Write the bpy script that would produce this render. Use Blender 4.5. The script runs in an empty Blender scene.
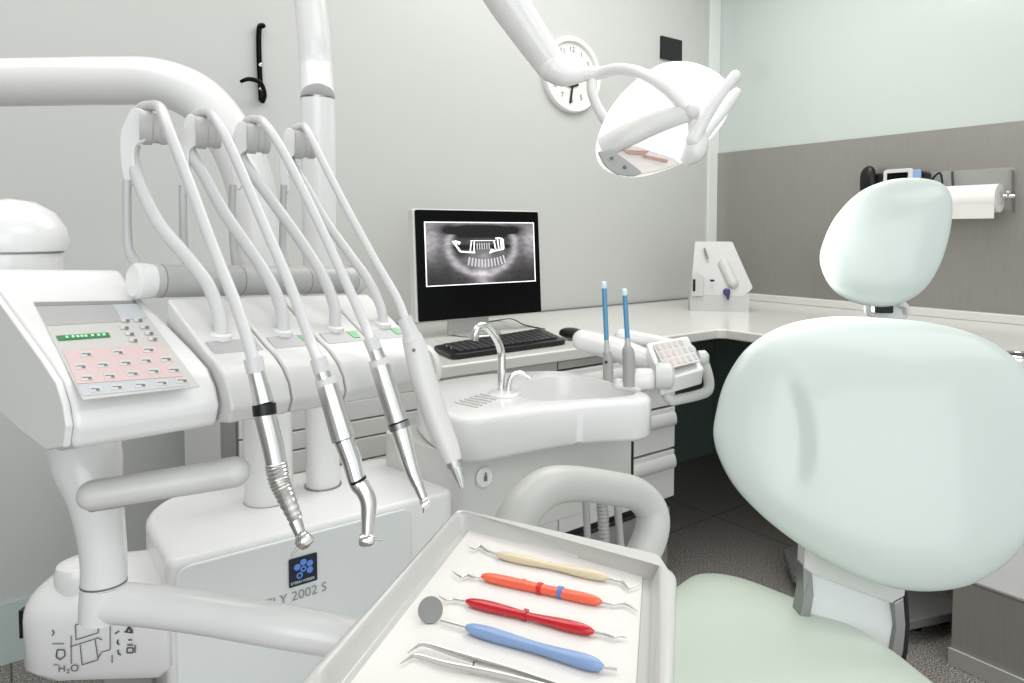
import bpy, math, random
from mathutils import Vector as V, Matrix
random.seed(3)
C = bpy.context.scene.collection
# ------------------------------------------------------------------ camera
F = 695.0; CX = 512.0; CY = 265.0
YAW = math.radians(36.6); PIT = math.radians(2.8)
EYE = V((0, 0, 1.2))
FW = V((math.sin(YAW)*math.cos(PIT), math.cos(YAW)*math.cos(PIT), -math.sin(PIT)))
RT = V((math.cos(YAW), -math.sin(YAW), 0))
UP = RT.cross(FW)
cam_d = bpy.data.cameras.new('camera'); cam = bpy.data.objects.new('camera', cam_d); C.objects.link(cam)
cam.matrix_world = Matrix(((RT.x, UP.x, -FW.x, EYE.x), (RT.y, UP.y, -FW.y, EYE.y), (RT.z, UP.z, -FW.z, EYE.z), (0, 0, 0, 1)))
cam_d.sensor_width = 36; cam_d.lens = F/1024*36; cam_d.shift_y = -(341.5-CY)/1024
cam_d.clip_start = 0.02
bpy.context.scene.camera = cam

def ray(x, y): return FW + RT*((x-CX)/F) + UP*((CY-y)/F)
def P(x, y, d): return EYE + ray(x, y)*d
def PZ(x, y, z): r = ray(x, y); return EYE + r*((z-EYE.z)/r.z)
def PY(x, y, Y): r = ray(x, y); return EYE + r*(Y/r.y)
def PX(x, y, X): r = ray(x, y); return EYE + r*(X/r.x)
def PL(x, y, p0, n): r = ray(x, y); return EYE + r*((p0-EYE).dot(n)/r.dot(n))
def az(t): t = YAW+math.radians(t); return V((math.sin(t), math.cos(t), 0))
Z = V((0, 0, 1))

# ------------------------------------------------------------------ materials
def mat(name, col, rough=.4, metal=0, coat=0, emit=0, ecol=None, noise=0, nscale=20, bump=0, bscale=60, trans=0, alpha=1, sss=0, spec=.5):
    m = bpy.data.materials.new(name); m.use_nodes = True
    nt = m.node_tree; b = nt.nodes['Principled BSDF']; lk = nt.links
    c = tuple(col)+(1,)
    b.inputs['Base Color'].default_value = c
    b.inputs['Roughness'].default_value = rough
    b.inputs['Metallic'].default_value = metal
    b.inputs['Coat Weight'].default_value = coat
    b.inputs['Specular IOR Level'].default_value = spec
    b.inputs['Coat Roughness'].default_value = .06
    if emit:
        b.inputs['Emission Strength'].default_value = emit
        b.inputs['Emission Color'].default_value = tuple(ecol or col)+(1,)
    if trans: b.inputs['Transmission Weight'].default_value = trans
    if sss:
        b.inputs['Subsurface Weight'].default_value = sss; b.inputs['Subsurface Radius'].default_value = (.02, .02, .02)
    b.inputs['Alpha'].default_value = alpha
    tc = nt.nodes.new('ShaderNodeTexCoord')
    if noise:
        n = nt.nodes.new('ShaderNodeTexNoise'); n.inputs['Scale'].default_value = nscale; n.inputs['Detail'].default_value = 4
        r = nt.nodes.new('ShaderNodeMix'); r.data_type = 'RGBA'
        r.inputs[6].default_value = tuple(x*(1-noise) for x in col)+(1,)
        r.inputs[7].default_value = tuple(min(1, x*(1+noise)) for x in col)+(1,)
        lk.new(tc.outputs['Object'], n.inputs['Vector']); lk.new(n.outputs['Fac'], r.inputs[0]); lk.new(r.outputs[2], b.inputs['Base Color'])
    if bump:
        n = nt.nodes.new('ShaderNodeTexNoise'); n.inputs['Scale'].default_value = bscale
        bm = nt.nodes.new('ShaderNodeBump'); bm.inputs['Strength'].default_value = bump; bm.inputs['Distance'].default_value = .002
        lk.new(tc.outputs['Object'], n.inputs['Vector']); lk.new(n.outputs['Fac'], bm.inputs['Height']); lk.new(bm.outputs['Normal'], b.inputs['Normal'])
    return m
M = {}
M['white'] = mat('white_plastic', (.78, .78, .77), .25, coat=.35, noise=.01)
M['white2'] = mat('offwhite_plastic', (.66, .66, .64), .35, coat=.15, noise=.015)
M['grey'] = mat('grey_plastic', (.36, .36, .35), .4, noise=.02)
M['hose'] = mat('hose_grey', (.50, .50, .50), .35, coat=.2, noise=.02)
M['hose2'] = mat('hose_pale', (.63, .63, .63), .35, coat=.2, noise=.02)
M['midgrey'] = mat('mid_grey', (.26, .26, .25), .4, noise=.03)
M['door'] = mat('pale_front_panel', (.73, .755, .745), .3, coat=.3, noise=.01)
M['pedestal'] = mat('pedestal_grey', (.60, .60, .575), .3, coat=.3, noise=.01)
M['traymat'] = mat('tray_plastic', (.54, .54, .52), .28, coat=.3, noise=.01)
M['loopgrey'] = mat('armrest_grey', (.50, .505, .48), .4, coat=.1, noise=.02)
M['plate'] = mat('chair_base_grey', (.15, .148, .145), .4, noise=.03)
M['padpink'] = mat('pad_button_pink', (.56, .46, .44), .4, noise=.01)
M['machine'] = mat('machine_plastic', (.52, .52, .51), .4, noise=.02)
M['acrylic'] = mat('clear_acrylic', (.6, .62, .6), .15, alpha=.22, noise=.01)
M['railgrey'] = mat('rail_grey', (.48, .48, .465), .4, noise=.02)
M['steel'] = mat('polished_steel', (.66, .66, .645), .28, metal=1, noise=.04, nscale=90)
M['chrome'] = mat('chrome', (.80, .80, .79), .12, metal=1, noise=.03)
M['steel_d'] = mat('dark_steel', (.32, .32, .31), .3, metal=1, noise=.05)
M['alu'] = mat('brushed_aluminium', (.50, .50, .48), .4, metal=.7, noise=.04)
M['black'] = mat('black_plastic', (.010, .010, .011), .3, noise=.2, spec=.3)
M['gloss_black'] = mat('gloss_black', (.002, .002, .0025), .12, noise=.1, spec=.12)
M['keycap'] = mat('keycap', (.03, .03, .032), .45, noise=.1)
M['keysilver'] = mat('silver_key', (.6, .6, .6), .35, noise=.05)
M['paper'] = mat('white_paper', (.76, .735, .71), .8, noise=.02, bump=.15, bscale=90)
M['counter'] = mat('counter_white', (.66, .65, .62), .22, coat=.2, noise=.015, nscale=5)
M['cab'] = mat('cabinet_white', (.74, .74, .72), .35, noise=.015)
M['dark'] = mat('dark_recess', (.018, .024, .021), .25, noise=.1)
M['wallshade'] = mat('wall_shade_green', (.14, .19, .165), .22, noise=.15, nscale=3)  # wall green darkened to carry the shade under the worktops
M['mint'] = mat('mint_vinyl', (.56, .625, .59), .28, coat=.35, noise=.02, nscale=3, bump=.05, bscale=12)
M['mint2'] = mat('mint_vinyl_seat', (.60, .68, .585), .36, coat=.2, noise=.02, nscale=3)
M['wall'] = mat('painted_wall', (.50, .51, .49), .45, noise=.015, nscale=1.2)
M['glass'] = mat('pale_glass_wall', (.52, .57, .54), .15, coat=.3, noise=.015, nscale=1)
M['ceil'] = mat('ceiling_paint', (.8, .8, .8), .8, noise=.01)
M['trim'] = mat('trim_white', (.70, .73, .71), .3, noise=.01)
M['skirt'] = mat('skirting_glass', (.46, .54, .52), .15, noise=.02)
M['cream'] = mat('cream_resin', (.68, .60, .42), .3, coat=.3, noise=.03)
M['orange'] = mat('orange_resin', (.85, .14, .07), .3, coat=.3, noise=.04)
M['red'] = mat('red_resin', (.55, .008, .018), .22, coat=.5, noise=.05)
M['blue'] = mat('blue_resin', (.24, .36, .60), .35, coat=.2, noise=.03)
M['bluering'] = mat('blue_ring', (.12, .2, .5), .4, noise=.03)
M['redring'] = mat('red_ring', (.6, .02, .02), .4, noise=.03)
M['straw'] = mat('blue_tip', (.07, .27, .46), .3, coat=.3, noise=.04)
M['strawcap'] = mat('pale_tip', (.7, .8, .85), .4, noise=.02)
M['pink'] = mat('pink_membrane', (.64, .49, .48), .4, noise=.01)
M['memb'] = mat('membrane', (.56, .55, .53), .35, noise=.01)
M['lav'] = mat('grey_membrane', (.42, .42, .42), .3, noise=.01)
M['memblue'] = mat('bluish_membrane', (.50, .53, .56), .4, noise=.01)
M['btn'] = mat('membrane_button', (.60, .58, .57), .4, noise=.01)
M['icon'] = mat('icon_grey', (.16, .16, .17), .5, noise=.05)
M['lcd'] = mat('lcd_green', (.03, .22, .07), .3, noise=.1)
M['lcdtxt'] = mat('lcd_text', (.45, .8, .5), .4, emit=.2, noise=.02)
M['greenkey'] = mat('green_label', (.18, .5, .22), .4, noise=.05)
M['logo'] = mat('logo_black', (.012, .02, .035), .3, noise=.05)
M['logoblue'] = mat('logo_blue', (.13, .27, .75), .4, noise=.05)
M['logolite'] = mat('logo_lettering', (.55, .6, .68), .4, noise=.02)
M['letter'] = mat('grey_lettering', (.33, .35, .37), .3, metal=.3, noise=.03)
M['mark'] = mat('dark_markings', (.07, .07, .075), .5, noise=.05)
M['purple'] = mat('purple_knob', (.05, .025, .14), .3, noise=.05)
M['clockface'] = mat('clock_face', (.72, .72, .68), .5, noise=.01)
M['mirror'] = mat('mirror_glass', (.42, .47, .43), .15, metal=.2, noise=.05)
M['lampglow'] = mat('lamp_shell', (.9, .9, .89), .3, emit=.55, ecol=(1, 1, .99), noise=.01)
M['amber'] = mat('amber_glass', (.42, .22, .16), .12, noise=.1)
M['window'] = mat('lamp_window', (.75, .68, .63), .1, coat=.5, noise=.03)

# floor: dark speckled terrazzo with joints
def floor_mat():
    m = bpy.data.materials.new('speckled_granite'); m.use_nodes = True; nt = m.node_tree; b = nt.nodes['Principled BSDF']; lk = nt.links
    tc = nt.nodes.new('ShaderNodeTexCoord')
    n = nt.nodes.new('ShaderNodeTexNoise'); n.inputs['Scale'].default_value = 230; n.inputs['Detail'].default_value = 3
    r = nt.nodes.new('ShaderNodeValToRGB'); e = r.color_ramp.elements
    e[0].position = .40; e[0].color = (.075, .07, .064, 1); e[1].position = .62; e[1].color = (.50, .47, .44, 1)
    x = r.color_ramp.elements.new(.52); x.color = (.25, .232, .215, 1)
    br = nt.nodes.new('ShaderNodeTexBrick'); br.offset = 0; br.inputs['Scale'].default_value = 1
    br.inputs['Brick Width'].default_value = .6; br.inputs['Row Height'].default_value = .6; br.inputs['Mortar Size'].default_value = .003
    br.inputs['Color1'].default_value = (1, 1, 1, 1); br.inputs['Color2'].default_value = (.93, .93, .93, 1); br.inputs['Mortar'].default_value = (.35, .35, .35, 1)
    mx = nt.nodes.new('ShaderNodeMix'); mx.data_type = 'RGBA'; mx.blend_type = 'MULTIPLY'; mx.inputs[0].default_value = 1
    lk.new(tc.outputs['Object'], n.inputs['Vector']); lk.new(tc.outputs['Object'], br.inputs['Vector'])
    lk.new(n.outputs['Fac'], r.inputs[0]); lk.new(r.outputs[0], mx.inputs[6]); lk.new(br.outputs[0], mx.inputs[7]); lk.new(mx.outputs[2], b.inputs['Base Color'])
    b.inputs['Roughness'].default_value = .5
    return m
M['floor'] = floor_mat()
def brushed():
    m = bpy.data.materials.new('brushed_steel_panel'); m.use_nodes = True; nt = m.node_tree; b = nt.nodes['Principled BSDF']; lk = nt.links
    tc = nt.nodes.new('ShaderNodeTexCoord'); mp = nt.nodes.new('ShaderNodeMapping'); mp.inputs['Scale'].default_value = (1, 60, 2)
    n = nt.nodes.new('ShaderNodeTexNoise'); n.inputs['Scale'].default_value = 4; n.inputs['Detail'].default_value = 6
    r = nt.nodes.new('ShaderNodeValToRGB'); e = r.color_ramp.elements
    e[0].position = .3; e[0].color = (.36, .345, .325, 1); e[1].position = .75; e[1].color = (.395, .38, .355, 1)
    lk.new(tc.outputs['Object'], mp.inputs['Vector']); lk.new(mp.outputs[0], n.inputs['Vector']); lk.new(n.outputs['Fac'], r.inputs[0]); lk.new(r.outputs[0], b.inputs['Base Color'])
    b.inputs['Metallic'].default_value = .75; b.inputs['Roughness'].default_value = .36
    return m
M['panel'] = brushed()
def xray():
    m = bpy.data.materials.new('radiograph_glow'); m.use_nodes = True; nt = m.node_tree; b = nt.nodes['Principled BSDF']; lk = nt.links
    tc = nt.nodes.new('ShaderNodeTexCoord'); uv = tc.outputs['UV']
    sep = nt.nodes.new('ShaderNodeSeparateXYZ'); lk.new(uv, sep.inputs[0])
    def mth(op, a, b2=None, clamp=False):
        n = nt.nodes.new('ShaderNodeMath'); n.operation = op; n.use_clamp = clamp
        for i, q in enumerate((a, b2)):
            if q is None: continue
            if isinstance(q, (int, float)): n.inputs[i].default_value = q
            else: lk.new(q, n.inputs[i])
        return n.outputs[0]
    x = mth('SUBTRACT', sep.outputs[0], .5); y = sep.outputs[1]
    def blob(cx, cy, sx, sy, amp):
        dx = mth('DIVIDE', mth('SUBTRACT', x, cx), sx); dy = mth('DIVIDE', mth('SUBTRACT', y, cy), sy)
        return mth('MULTIPLY', mth('EXPONENT', mth('MULTIPLY', mth('ADD', mth('MULTIPLY', dx, dx), mth('MULTIPLY', dy, dy)), -1)), amp)
    # jaw arc: ring centred above
    dx = mth('DIVIDE', x, .33); dy = mth('DIVIDE', mth('SUBTRACT', y, .62), .50)
    rr = mth('SQRT', mth('ADD', mth('MULTIPLY', dx, dx), mth('MULTIPLY', dy, dy)))
    ring = mth('MULTIPLY', mth('EXPONENT', mth('MULTIPLY', mth('POWER', mth('ABSOLUTE', mth('SUBTRACT', rr, .92)), 2), -90)), mth('SUBTRACT', 1, mth('MULTIPLY', mth('GREATER_THAN', y, .8), .8)))
    s = mth('MULTIPLY', ring, .5)
    s = mth('ADD', s, blob(0, .4, .26, .28, .26))
    s = mth('ADD', s, blob(0, .02, .07, .35, .42))
    s = mth('ADD', s, blob(-.47, .72, .12, .30, .55)); s = mth('ADD', s, blob(.47, .72, .12, .30, .55))
    s = mth('ADD', s, blob(0, 1.02, .5, .06, .5))
    s = mth('SUBTRACT', s, blob(0, .86, .30, .07, .55))
    s = mth('SUBTRACT', s, blob(-.18, .52, .10, .10, .12)); s = mth('SUBTRACT', s, blob(.02, .60, .25, .03, .3))
    n = nt.nodes.new('ShaderNodeTexNoise'); n.inputs['Scale'].default_value = 14; n.inputs['Detail'].default_value = 6; lk.new(uv, n.inputs['Vector'])
    s = mth('MULTIPLY', mth('ADD', s, .02), mth('ADD', mth('MULTIPLY', n.outputs['Fac'], 1.5), .2), True)
    cmb = nt.nodes.new('ShaderNodeCombineColor'); lk.new(s, cmb.inputs[0]); lk.new(mth('MULTIPLY', s, .94), cmb.inputs[1]); lk.new(s, cmb.inputs[2])
    b.inputs['Base Color'].default_value = (.01, .01, .01, 1); b.inputs['Roughness'].default_value = .15
    lk.new(cmb.outputs[0], b.inputs['Emission Color']); b.inputs['Emission Strength'].default_value = .8
    return m
M['xray'] = xray()
M['xrwhite'] = mat('radiograph_white', (.8, .8, .8), .3, emit=.8, ecol=(1, 1, 1), noise=.01)
M['xrtooth'] = mat('radiograph_tooth', (.3, .3, .3), .3, emit=.42, ecol=(1, .96, 1), noise=.01)

# ------------------------------------------------------------------ helpers
def wloc(o):
    p = V((0, 0, 0))
    while o: p += o.location; o = o.parent
    return p
def tag(o, label=None, cat=None, group=None, kind=None):
    if label: o['label'] = label
    if cat: o['category'] = cat
    if group: o['group'] = group
    if kind: o['kind'] = kind
    return o
def thing(name, loc, label, cat, group=None):
    o = bpy.data.objects.new(name, None); C.objects.link(o); o.location = V(loc); o.empty_display_size = .05
    return tag(o, label, cat, group)
def join(*gs):
    v = []; f = []
    for gv, gf in gs:
        k = len(v); v += list(gv); f += [tuple(i+k for i in q) for q in gf]
    return v, f
def mk(name, geo, m, parent=None, bevel=0, seg=3, sub=0, ang=35, flat=False, origin=None):
    v, f = geo
    if parent: off = wloc(parent); loc = V((0, 0, 0))
    else:
        xs = [p[0] for p in v]; ys = [p[1] for p in v]; zs = [p[2] for p in v]
        off = V(origin) if origin is not None else V(((min(xs)+max(xs))/2, (min(ys)+max(ys))/2, min(zs))); loc = off
    me = bpy.data.meshes.new(name); me.from_pydata([tuple(V(p)-off) for p in v], [], f); me.validate()
    import bmesh
    bm = bmesh.new(); bm.from_mesh(me); bmesh.ops.remove_doubles(bm, verts=bm.verts, dist=1e-6); bmesh.ops.recalc_face_normals(bm, faces=bm.faces); bm.to_mesh(me); bm.free()
    me.materials.append(M[m] if isinstance(m, str) else m)
    if not flat:
        me.polygons.foreach_set('use_smooth', [True]*len(me.polygons)); me.set_sharp_from_angle(angle=math.radians(ang))
    o = bpy.data.objects.new(name, me); C.objects.link(o); o.location = loc
    if parent: o.parent = parent
    if bevel:
        b = o.modifiers.new('bevel', 'BEVEL'); b.width = bevel; b.segments = seg; b.limit_method = 'ANGLE'; b.angle_limit = math.radians(30); b.harden_normals = True
    if sub:
        s = o.modifiers.new('subd', 'SUBSURF'); s.levels = sub; s.render_levels = sub
    return o
def cr(pts, n=8, closed=False):
    pts = [V(p) for p in pts]; out = []
    N = len(pts)
    rng = range(N) if closed else range(N-1)
    for i in rng:
        g = (lambda k: pts[k % N]) if closed else (lambda k: pts[max(0, min(N-1, k))])
        p0, p1, p2, p3 = g(i-1), g(i), g(i+1), g(i+2)
        for j in range(n):
            t = j/n
            out.append(.5*((2*p1)+(p2-p0)*t+(2*p0-5*p1+4*p2-p3)*t*t+(3*p1-p0-3*p2+p3)*t**3))
    if not closed: out.append(pts[-1])
    return out
def tube(pts, rad, n=16, sub=8, closed=False, flat=1, up=None, ripple=0, rcount=1, caps=True):
    k = len(pts); rad = [rad]*k if isinstance(rad, (int, float)) else list(rad)
    q = [V((p[0], p[1], p[2], r)) for p, r in zip(pts, rad)]
    if sub > 1: q = cr(q, sub, closed)
    ps = [p.xyz for p in q]; rs = [max(1e-5, p[3]) for p in q]; L = len(ps)
    v = []; f = []; u = None
    for i in range(L):
        a = ps[(i-1) % L] if (closed or i > 0) else ps[i]; b = ps[(i+1) % L] if (closed or i < L-1) else ps[i]
        t = (b-a)
        if t.length < 1e-9: t = Z.copy()
        t.normalize()
        if up is not None: u = (up - t*up.dot(t)).normalized()
        elif u is None:
            w = Z if abs(t.z) < .9 else V((1, 0, 0)); u = (w-t*w.dot(t)).normalized()
        else: u = (u-t*u.dot(t)).normalized()
        s = t.cross(u); r = rs[i]
        if ripple: r *= 1+ripple*(1 if (i//rcount) % 2 else -1)
        for j in range(n):
            an = 2*math.pi*j/n; v.append(ps[i]+u*(math.cos(an)*r)+s*(math.sin(an)*r*flat))
    for i in range(L if closed else L-1):
        for j in range(n):
            a = i*n+j; b = i*n+(j+1) % n; c = ((i+1) % L)*n+(j+1) % n; d = ((i+1) % L)*n+j
            f.append((a, b, c, d))
    if caps and not closed:
        f.append(tuple(range(n))[::-1]); f.append(tuple(range((L-1)*n, L*n)))
    return v, f
def rtube(pts, r, n=16, sub=8, **k):
    """tube with rounded ends"""
    pts = [V(p) for p in pts]; rr = [r]*len(pts) if isinstance(r, (int, float)) else list(r)
    q = cr([V((p[0], p[1], p[2], a)) for p, a in zip(pts, rr)], sub)
    t0 = (q[0].xyz-q[1].xyz).normalized(); t1 = (q[-1].xyz-q[-2].xyz).normalized()
    A = []; B = []
    for c in (.0, .25, .5, .7, .85, .95, 1.0)[::-1]:
        s = math.sqrt(max(0, 1-c*c))
        p = q[0].xyz+t0*(q[0][3]*c); A.append(V((p.x, p.y, p.z, q[0][3]*s)))
    for c in (.0, .25, .5, .7, .85, .95, 1.0):
        s = math.sqrt(max(0, 1-c*c))
        p = q[-1].xyz+t1*(q[-1][3]*c); B.append(V((p.x, p.y, p.z, q[-1][3]*s)))
    al = A[:-1]+q+B[1:]
    return tube([a.xyz for a in al], [a[3] for a in al], n, 1, **k)
def lathe(o, ax, prof, n=28):
    o = V(o); ax = V(ax).normalized()
    pts = [o+ax*h for r, h in prof]; 
    w = Z if abs(ax.z) < .9 else V((1, 0, 0)); u = (w-ax*w.dot(ax)).normalized(); s = ax.cross(u)
    v = []; f = []
    for (r, h), p in zip(prof, pts):
        r = max(r, 1e-5)
        for j in range(n):
            a = 2*math.pi*j/n; v.append(p+u*(math.cos(a)*r)+s*(math.sin(a)*r))
    for i in range(len(prof)-1):
        for j in range(n):
            f.append((i*n+j, i*n+(j+1) % n, (i+1)*n+(j+1) % n, (i+1)*n+j))
    f.append(tuple(range(n))[::-1]); f.append(tuple(range((len(prof)-1)*n, len(prof)*n)))
    return v, f
def prism(poly, d):
    n = len(poly); v = [V(p) for p in poly]+[V(p)+V(d) for p in poly]
    f = [tuple(range(n)), tuple(range(n, 2*n))[::-1]]+[(i, (i+1) % n, n+(i+1) % n, n+i) for i in range(n)]
    return v, f
def box(x0, x1, y0, y1, z0, z1): return prism([(x0, y0, z0), (x1, y0, z0), (x1, y1, z0), (x0, y1, z0)], (0, 0, z1-z0))
def obox(c, ax, ay, az_, sx, sy, sz):
    c = V(c); ax = V(ax).normalized()*sx/2; ay = V(ay).normalized()*sy/2; az_ = V(az_).normalized()*sz
    return prism([c-ax-ay, c+ax-ay, c+ax+ay, c-ax+ay], az_)
def rpoly(poly, r, n=6):
    """round the corners of a 3-D polygon"""
    out = []; N = len(poly)
    for i in range(N):
        p = V(poly[i]); a = V(poly[i-1]); b = V(poly[(i+1) % N]); rr = r[i] if isinstance(r, (list, tuple)) else r
        da = (a-p); db = (b-p); rr = min(rr, da.length*.49, db.length*.49)
        if rr <= 0: out.append(p); continue
        s = p+da.normalized()*rr; e = p+db.normalized()*rr
        for j in range(n+1):
            t = j/n; out.append(s*(1-t)**2+p*2*t*(1-t)+e*t*t)
    return out
def loft(rings, cap0=True, cap1=True):
    n = len(rings[0]); v = [V(p) for r in rings for p in r]; f = []
    for i in range(len(rings)-1):
        for j in range(n): f.append((i*n+j, i*n+(j+1) % n, (i+1)*n+(j+1) % n, (i+1)*n+j))
    if cap0: f.append(tuple(range(n))[::-1])
    if cap1: f.append(tuple(range((len(rings)-1)*n, len(rings)*n)))
    return v, f
def puff(outline, nrm, hf, hb, c=None, p=2.3, rings=14, dish=0, dent=None):
    o = [V(q) for q in outline]; c = V(c) if c is not None else sum(o, V((0, 0, 0)))/len(o)
    nrm = V(nrm).normalized(); rs = []
    S = [math.sin(math.pi/2*i/rings) for i in range(rings+1)]
    for s in S[:-1]:
        s = max(s, .0005); h = -hb*(1-s**p)**(1/p); rs.append([c+(q-c)*s+nrm*h for q in o])
    rs.append(o)
    for s in S[:-1][::-1]:
        s = max(s, .0005); h = hf*(1-s**p)**(1/p)-dish*max(0, 1-(s/.8)**2)
        rs.append([c+(q-c)*s+nrm*h for q in o])
    return loft(rs)
def quadgrid(p00, p10, p11, p01): return [V(p00), V(p10), V(p11), V(p01)], [(0, 1, 2, 3)]
def text(s, org, xd, yd, size, m, parent, name='lettering', depth=.0006, align='LEFT', bold=0):
    cu = bpy.data.curves.new('t', 'FONT'); cu.body = s; cu.size = 1; cu.align_x = align; cu.extrude = 0; cu.offset = bold; cu.resolution_u = 4
    ob = bpy.data.objects.new('t', cu); C.objects.link(ob); dg = bpy.context.evaluated_depsgraph_get()
    me = bpy.data.meshes.new_from_object(ob.evaluated_get(dg)); bpy.data.objects.remove(ob)
    xd = V(xd).normalized(); yd = V(yd).normalized(); nd = xd.cross(yd)
    v = [V(org)+xd*(q.co.x*size)+yd*(q.co.y*size)+nd*depth for q in me.vertices]; f = [tuple(pl.vertices) for pl in me.polygons]
    return mk(name, (v, f), m, parent, flat=True)
def disc(c, u, w, r, n=20, r2=None): r2 = r2 or r; return [V(c)+V(u)*(math.cos(2*math.pi*i/n)*r)+V(w)*(math.sin(2*math.pi*i/n)*r2) for i in range(n)], [tuple(range(n))]
def annulus(c, u, w, ri, ro, n=24):
    v = [V(c)+V(u)*(math.cos(2*math.pi*i/n)*r)+V(w)*(math.sin(2*math.pi*i/n)*r) for r in (ri, ro) for i in range(n)]
    return v, [(i, (i+1) % n, n+(i+1) % n, n+i) for i in range(n)]
def struct(name, geo, m, **k): o = mk(name, geo, m, **k); o['kind'] = 'structure'; return o

# ------------------------------------------------------------------ room
YB = 2.35; XR = 3.11; ZC = .848; YF = 1.55; XF = 2.09
XL = -3.0; YN = -2.6; HC = 2.75
struct('floor', box(XL, XR, YN, YB, -.05, 0), 'floor', origin=(0, 0, 0))
struct('ceiling', box(XL, XR, YN, YB, HC, HC+.05), 'ceil')
struct('wall_back', box(XL, XR+.1, YB, YB+.1, 0, HC), 'wall')
struct('wall_right', box(XR, XR+.1, YN, YB, 0, HC), 'glass')
struct('wall_left', box(XL-.1, XL, YN, YB+.1, 0, HC), 'wall')
cp = PY(707, 150, YB).x
struct('trim_1', box(cp, XR-.001, YB-.014, YB, ZC+.03, HC), 'trim', bevel=.002)
zs = PY(5, 602, YB).z
struct('baseboard_back', box(XL, 1.3, YB-.012, YB, 0, max(.08, zs)), 'skirt')
zt = PX(717, 153.7, XR).z
struct('trim_2', box(XR-.012, XR, -1.5, YB-.002, ZC+.035, zt), 'panel', origin=(XR, 0, 0))
struct('wall_shade_back', box(1.9, XR-.001, YB-.016, YB-.001, .0, ZC-.04), 'wallshade')  # added dark sheet, paints the shaded back wall below the worktop
struct('wall_shade_right', box(XR-.02, XR-.001, 1.0, YB-.02, .0, ZC-.04), 'wallshade')  # same painted shade along the right wall

# ------------------------------------------------------------------ worktops
XC0 = PY(238, 420, YF).x
ct = [(XC0, YF, ZC), (XF-.02, YF, ZC), (XF, YF-.02, ZC), (XF, -.6, ZC), (XR-.001, -.6, ZC), (XR-.001, YB-.001, ZC), (XC0, YB-.001, ZC)]
w = thing('worktop', (2.0, 1.9, ZC-.04), 'white L-shaped worktop running along the grey wall and the steel panel', 'worktop')
mk('top', prism([V(p)-Z*.035 for p in ct], (0, 0, .035)), 'counter', w, bevel=.006)
mk('back_seam', box(XC0, XR-.02, YB-.012, YB-.001, ZC, ZC+.005), 'icon', w)
mk('side_lip', box(XR-.04, XR-.001, -.6, YB-.02, ZC, ZC+.035), 'counter', w, bevel=.004)
hc = PZ(1024, 356, ZC)
mk('waste_ring', lathe(hc, Z, [(.044, 0), (.055, 0), (.057, .003), (.055, .006), (.046, .005), (.044, .001)]), 'chrome', w)['label'] = 'round steel rim of the waste hole'
mk('waste_hole', lathe(hc+Z*.0012, Z, [(.0, 0), (.045, 0), (.045, .001), (0, .001)]), 'gloss_black', w)

def cabinet(x0, x1, y0, y1, z0, z1, rows, label, handle=True, face='y', name='drawer_cabinet'):
    t = thing(name, ((x0+x1)/2, (y0+y1)/2, z0), label, 'cabinet')
    if face == 'y':
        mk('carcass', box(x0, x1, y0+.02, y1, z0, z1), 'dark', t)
        mk('grip_strip', box(x0, x1-.006, y0+.004, y0+.02, z1+.001, ZC-.037), 'alu', t)
        for (a, b) in rows:
            d = mk('drawer', box(x0+.002, x1-.006, y0, y0+.02, a+.004, b-.004), 'cab', t, bevel=.003)
            if handle:
                h = []
                zt_ = b-.02; n = 8
                prof = [(0, 0), (-.005, -.004), (-.010, -.016), (-.013, -.032), (-.010, -.042), (-.003, -.048), (0, -.05)]
                h = prism([V((x0+.004, y0+p[0], zt_+p[1])) for p in prof], (x1-x0-.014, 0, 0))
                mk('handle', h, 'white2', d, ang=60)
    return t
xs1 = PY(677, 450, YF).x
za, zb, zc_, zd = [PY(676, y, YF).z for y in (365, 405.5, 448, 497)]
xs0 = PY(560, 450, YF).x
for i in range(1):
    cabinet(xs0, xs1, YF+.005, YB-.25, zd, ZC-.06, [(zd, zc_), (zc_, zb), (zb, za), (za, ZC-.062)], 'white drawer cabinet with curved handles beside the basin unit')
xm = PY(432, 420, YF).x
mk_k = thing('cabinet_plinth', ((xs0+xs1)/2, YF+.3, 0), 'grey stepped plinth under the drawer cabinet beside the basin unit', 'plinth')
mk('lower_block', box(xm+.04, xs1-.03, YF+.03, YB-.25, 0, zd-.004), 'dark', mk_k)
mk('stepped_front', join(box(xm+.04, xs1-.03, YF+.012, YF+.03, .0, zd-.03), box(xm+.04, xs1-.03, YF+.004, YF+.02, zd-.08, zd-.03)), 'alu', mk_k)
# long bank behind poles: plain white slab drawers
zz = [PY(390, y, YF).z for y in (397, 415, 433, 455)]
xm = PY(432, 420, YF).x
t = thing('drawer_bank', ((XC0+xm)/2, 1.9, .1), 'low white bank of flat fronted drawers behind the two white poles', 'cabinet')
mk('carcass', box(XC0, xm, YF+.022, YB-.25, .1, ZC-.06), 'cab', t)
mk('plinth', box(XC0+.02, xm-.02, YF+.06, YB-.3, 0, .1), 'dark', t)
lv = [ZC-.062, zz[0], zz[1], zz[2], zz[3], zz[3]-.15, zz[3]-.30]
for a, b in zip(lv[1:], lv[:-1]): mk('drawer', box(XC0+.002, xm-.002, YF+.004, YF+.022, a+.002, b-.002), 'cab', t, bevel=.002)
q0 = PY(405, 420, YF+.0).x
t = thing('undercounter_cabinet', ((xm+xs0)/2, 1.9, .1), 'white cupboard under the keyboard with aluminium grip strip along its top', 'cabinet')
mk('carcass', box(xm+.03, xs0-.002, YF+.022, YB-.25, zd, ZC-.06), 'cab', t)
mk('door', box(xm+.03, (xm+xs0)/2-.002, YF+.004, YF+.022, zd, ZC-.10), 'cab', t, bevel=.002)
mk('door', box((xm+xs0)/2+.002, xs0-.004, YF+.004, YF+.022, zd, ZC-.10), 'cab', t, bevel=.002)
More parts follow.
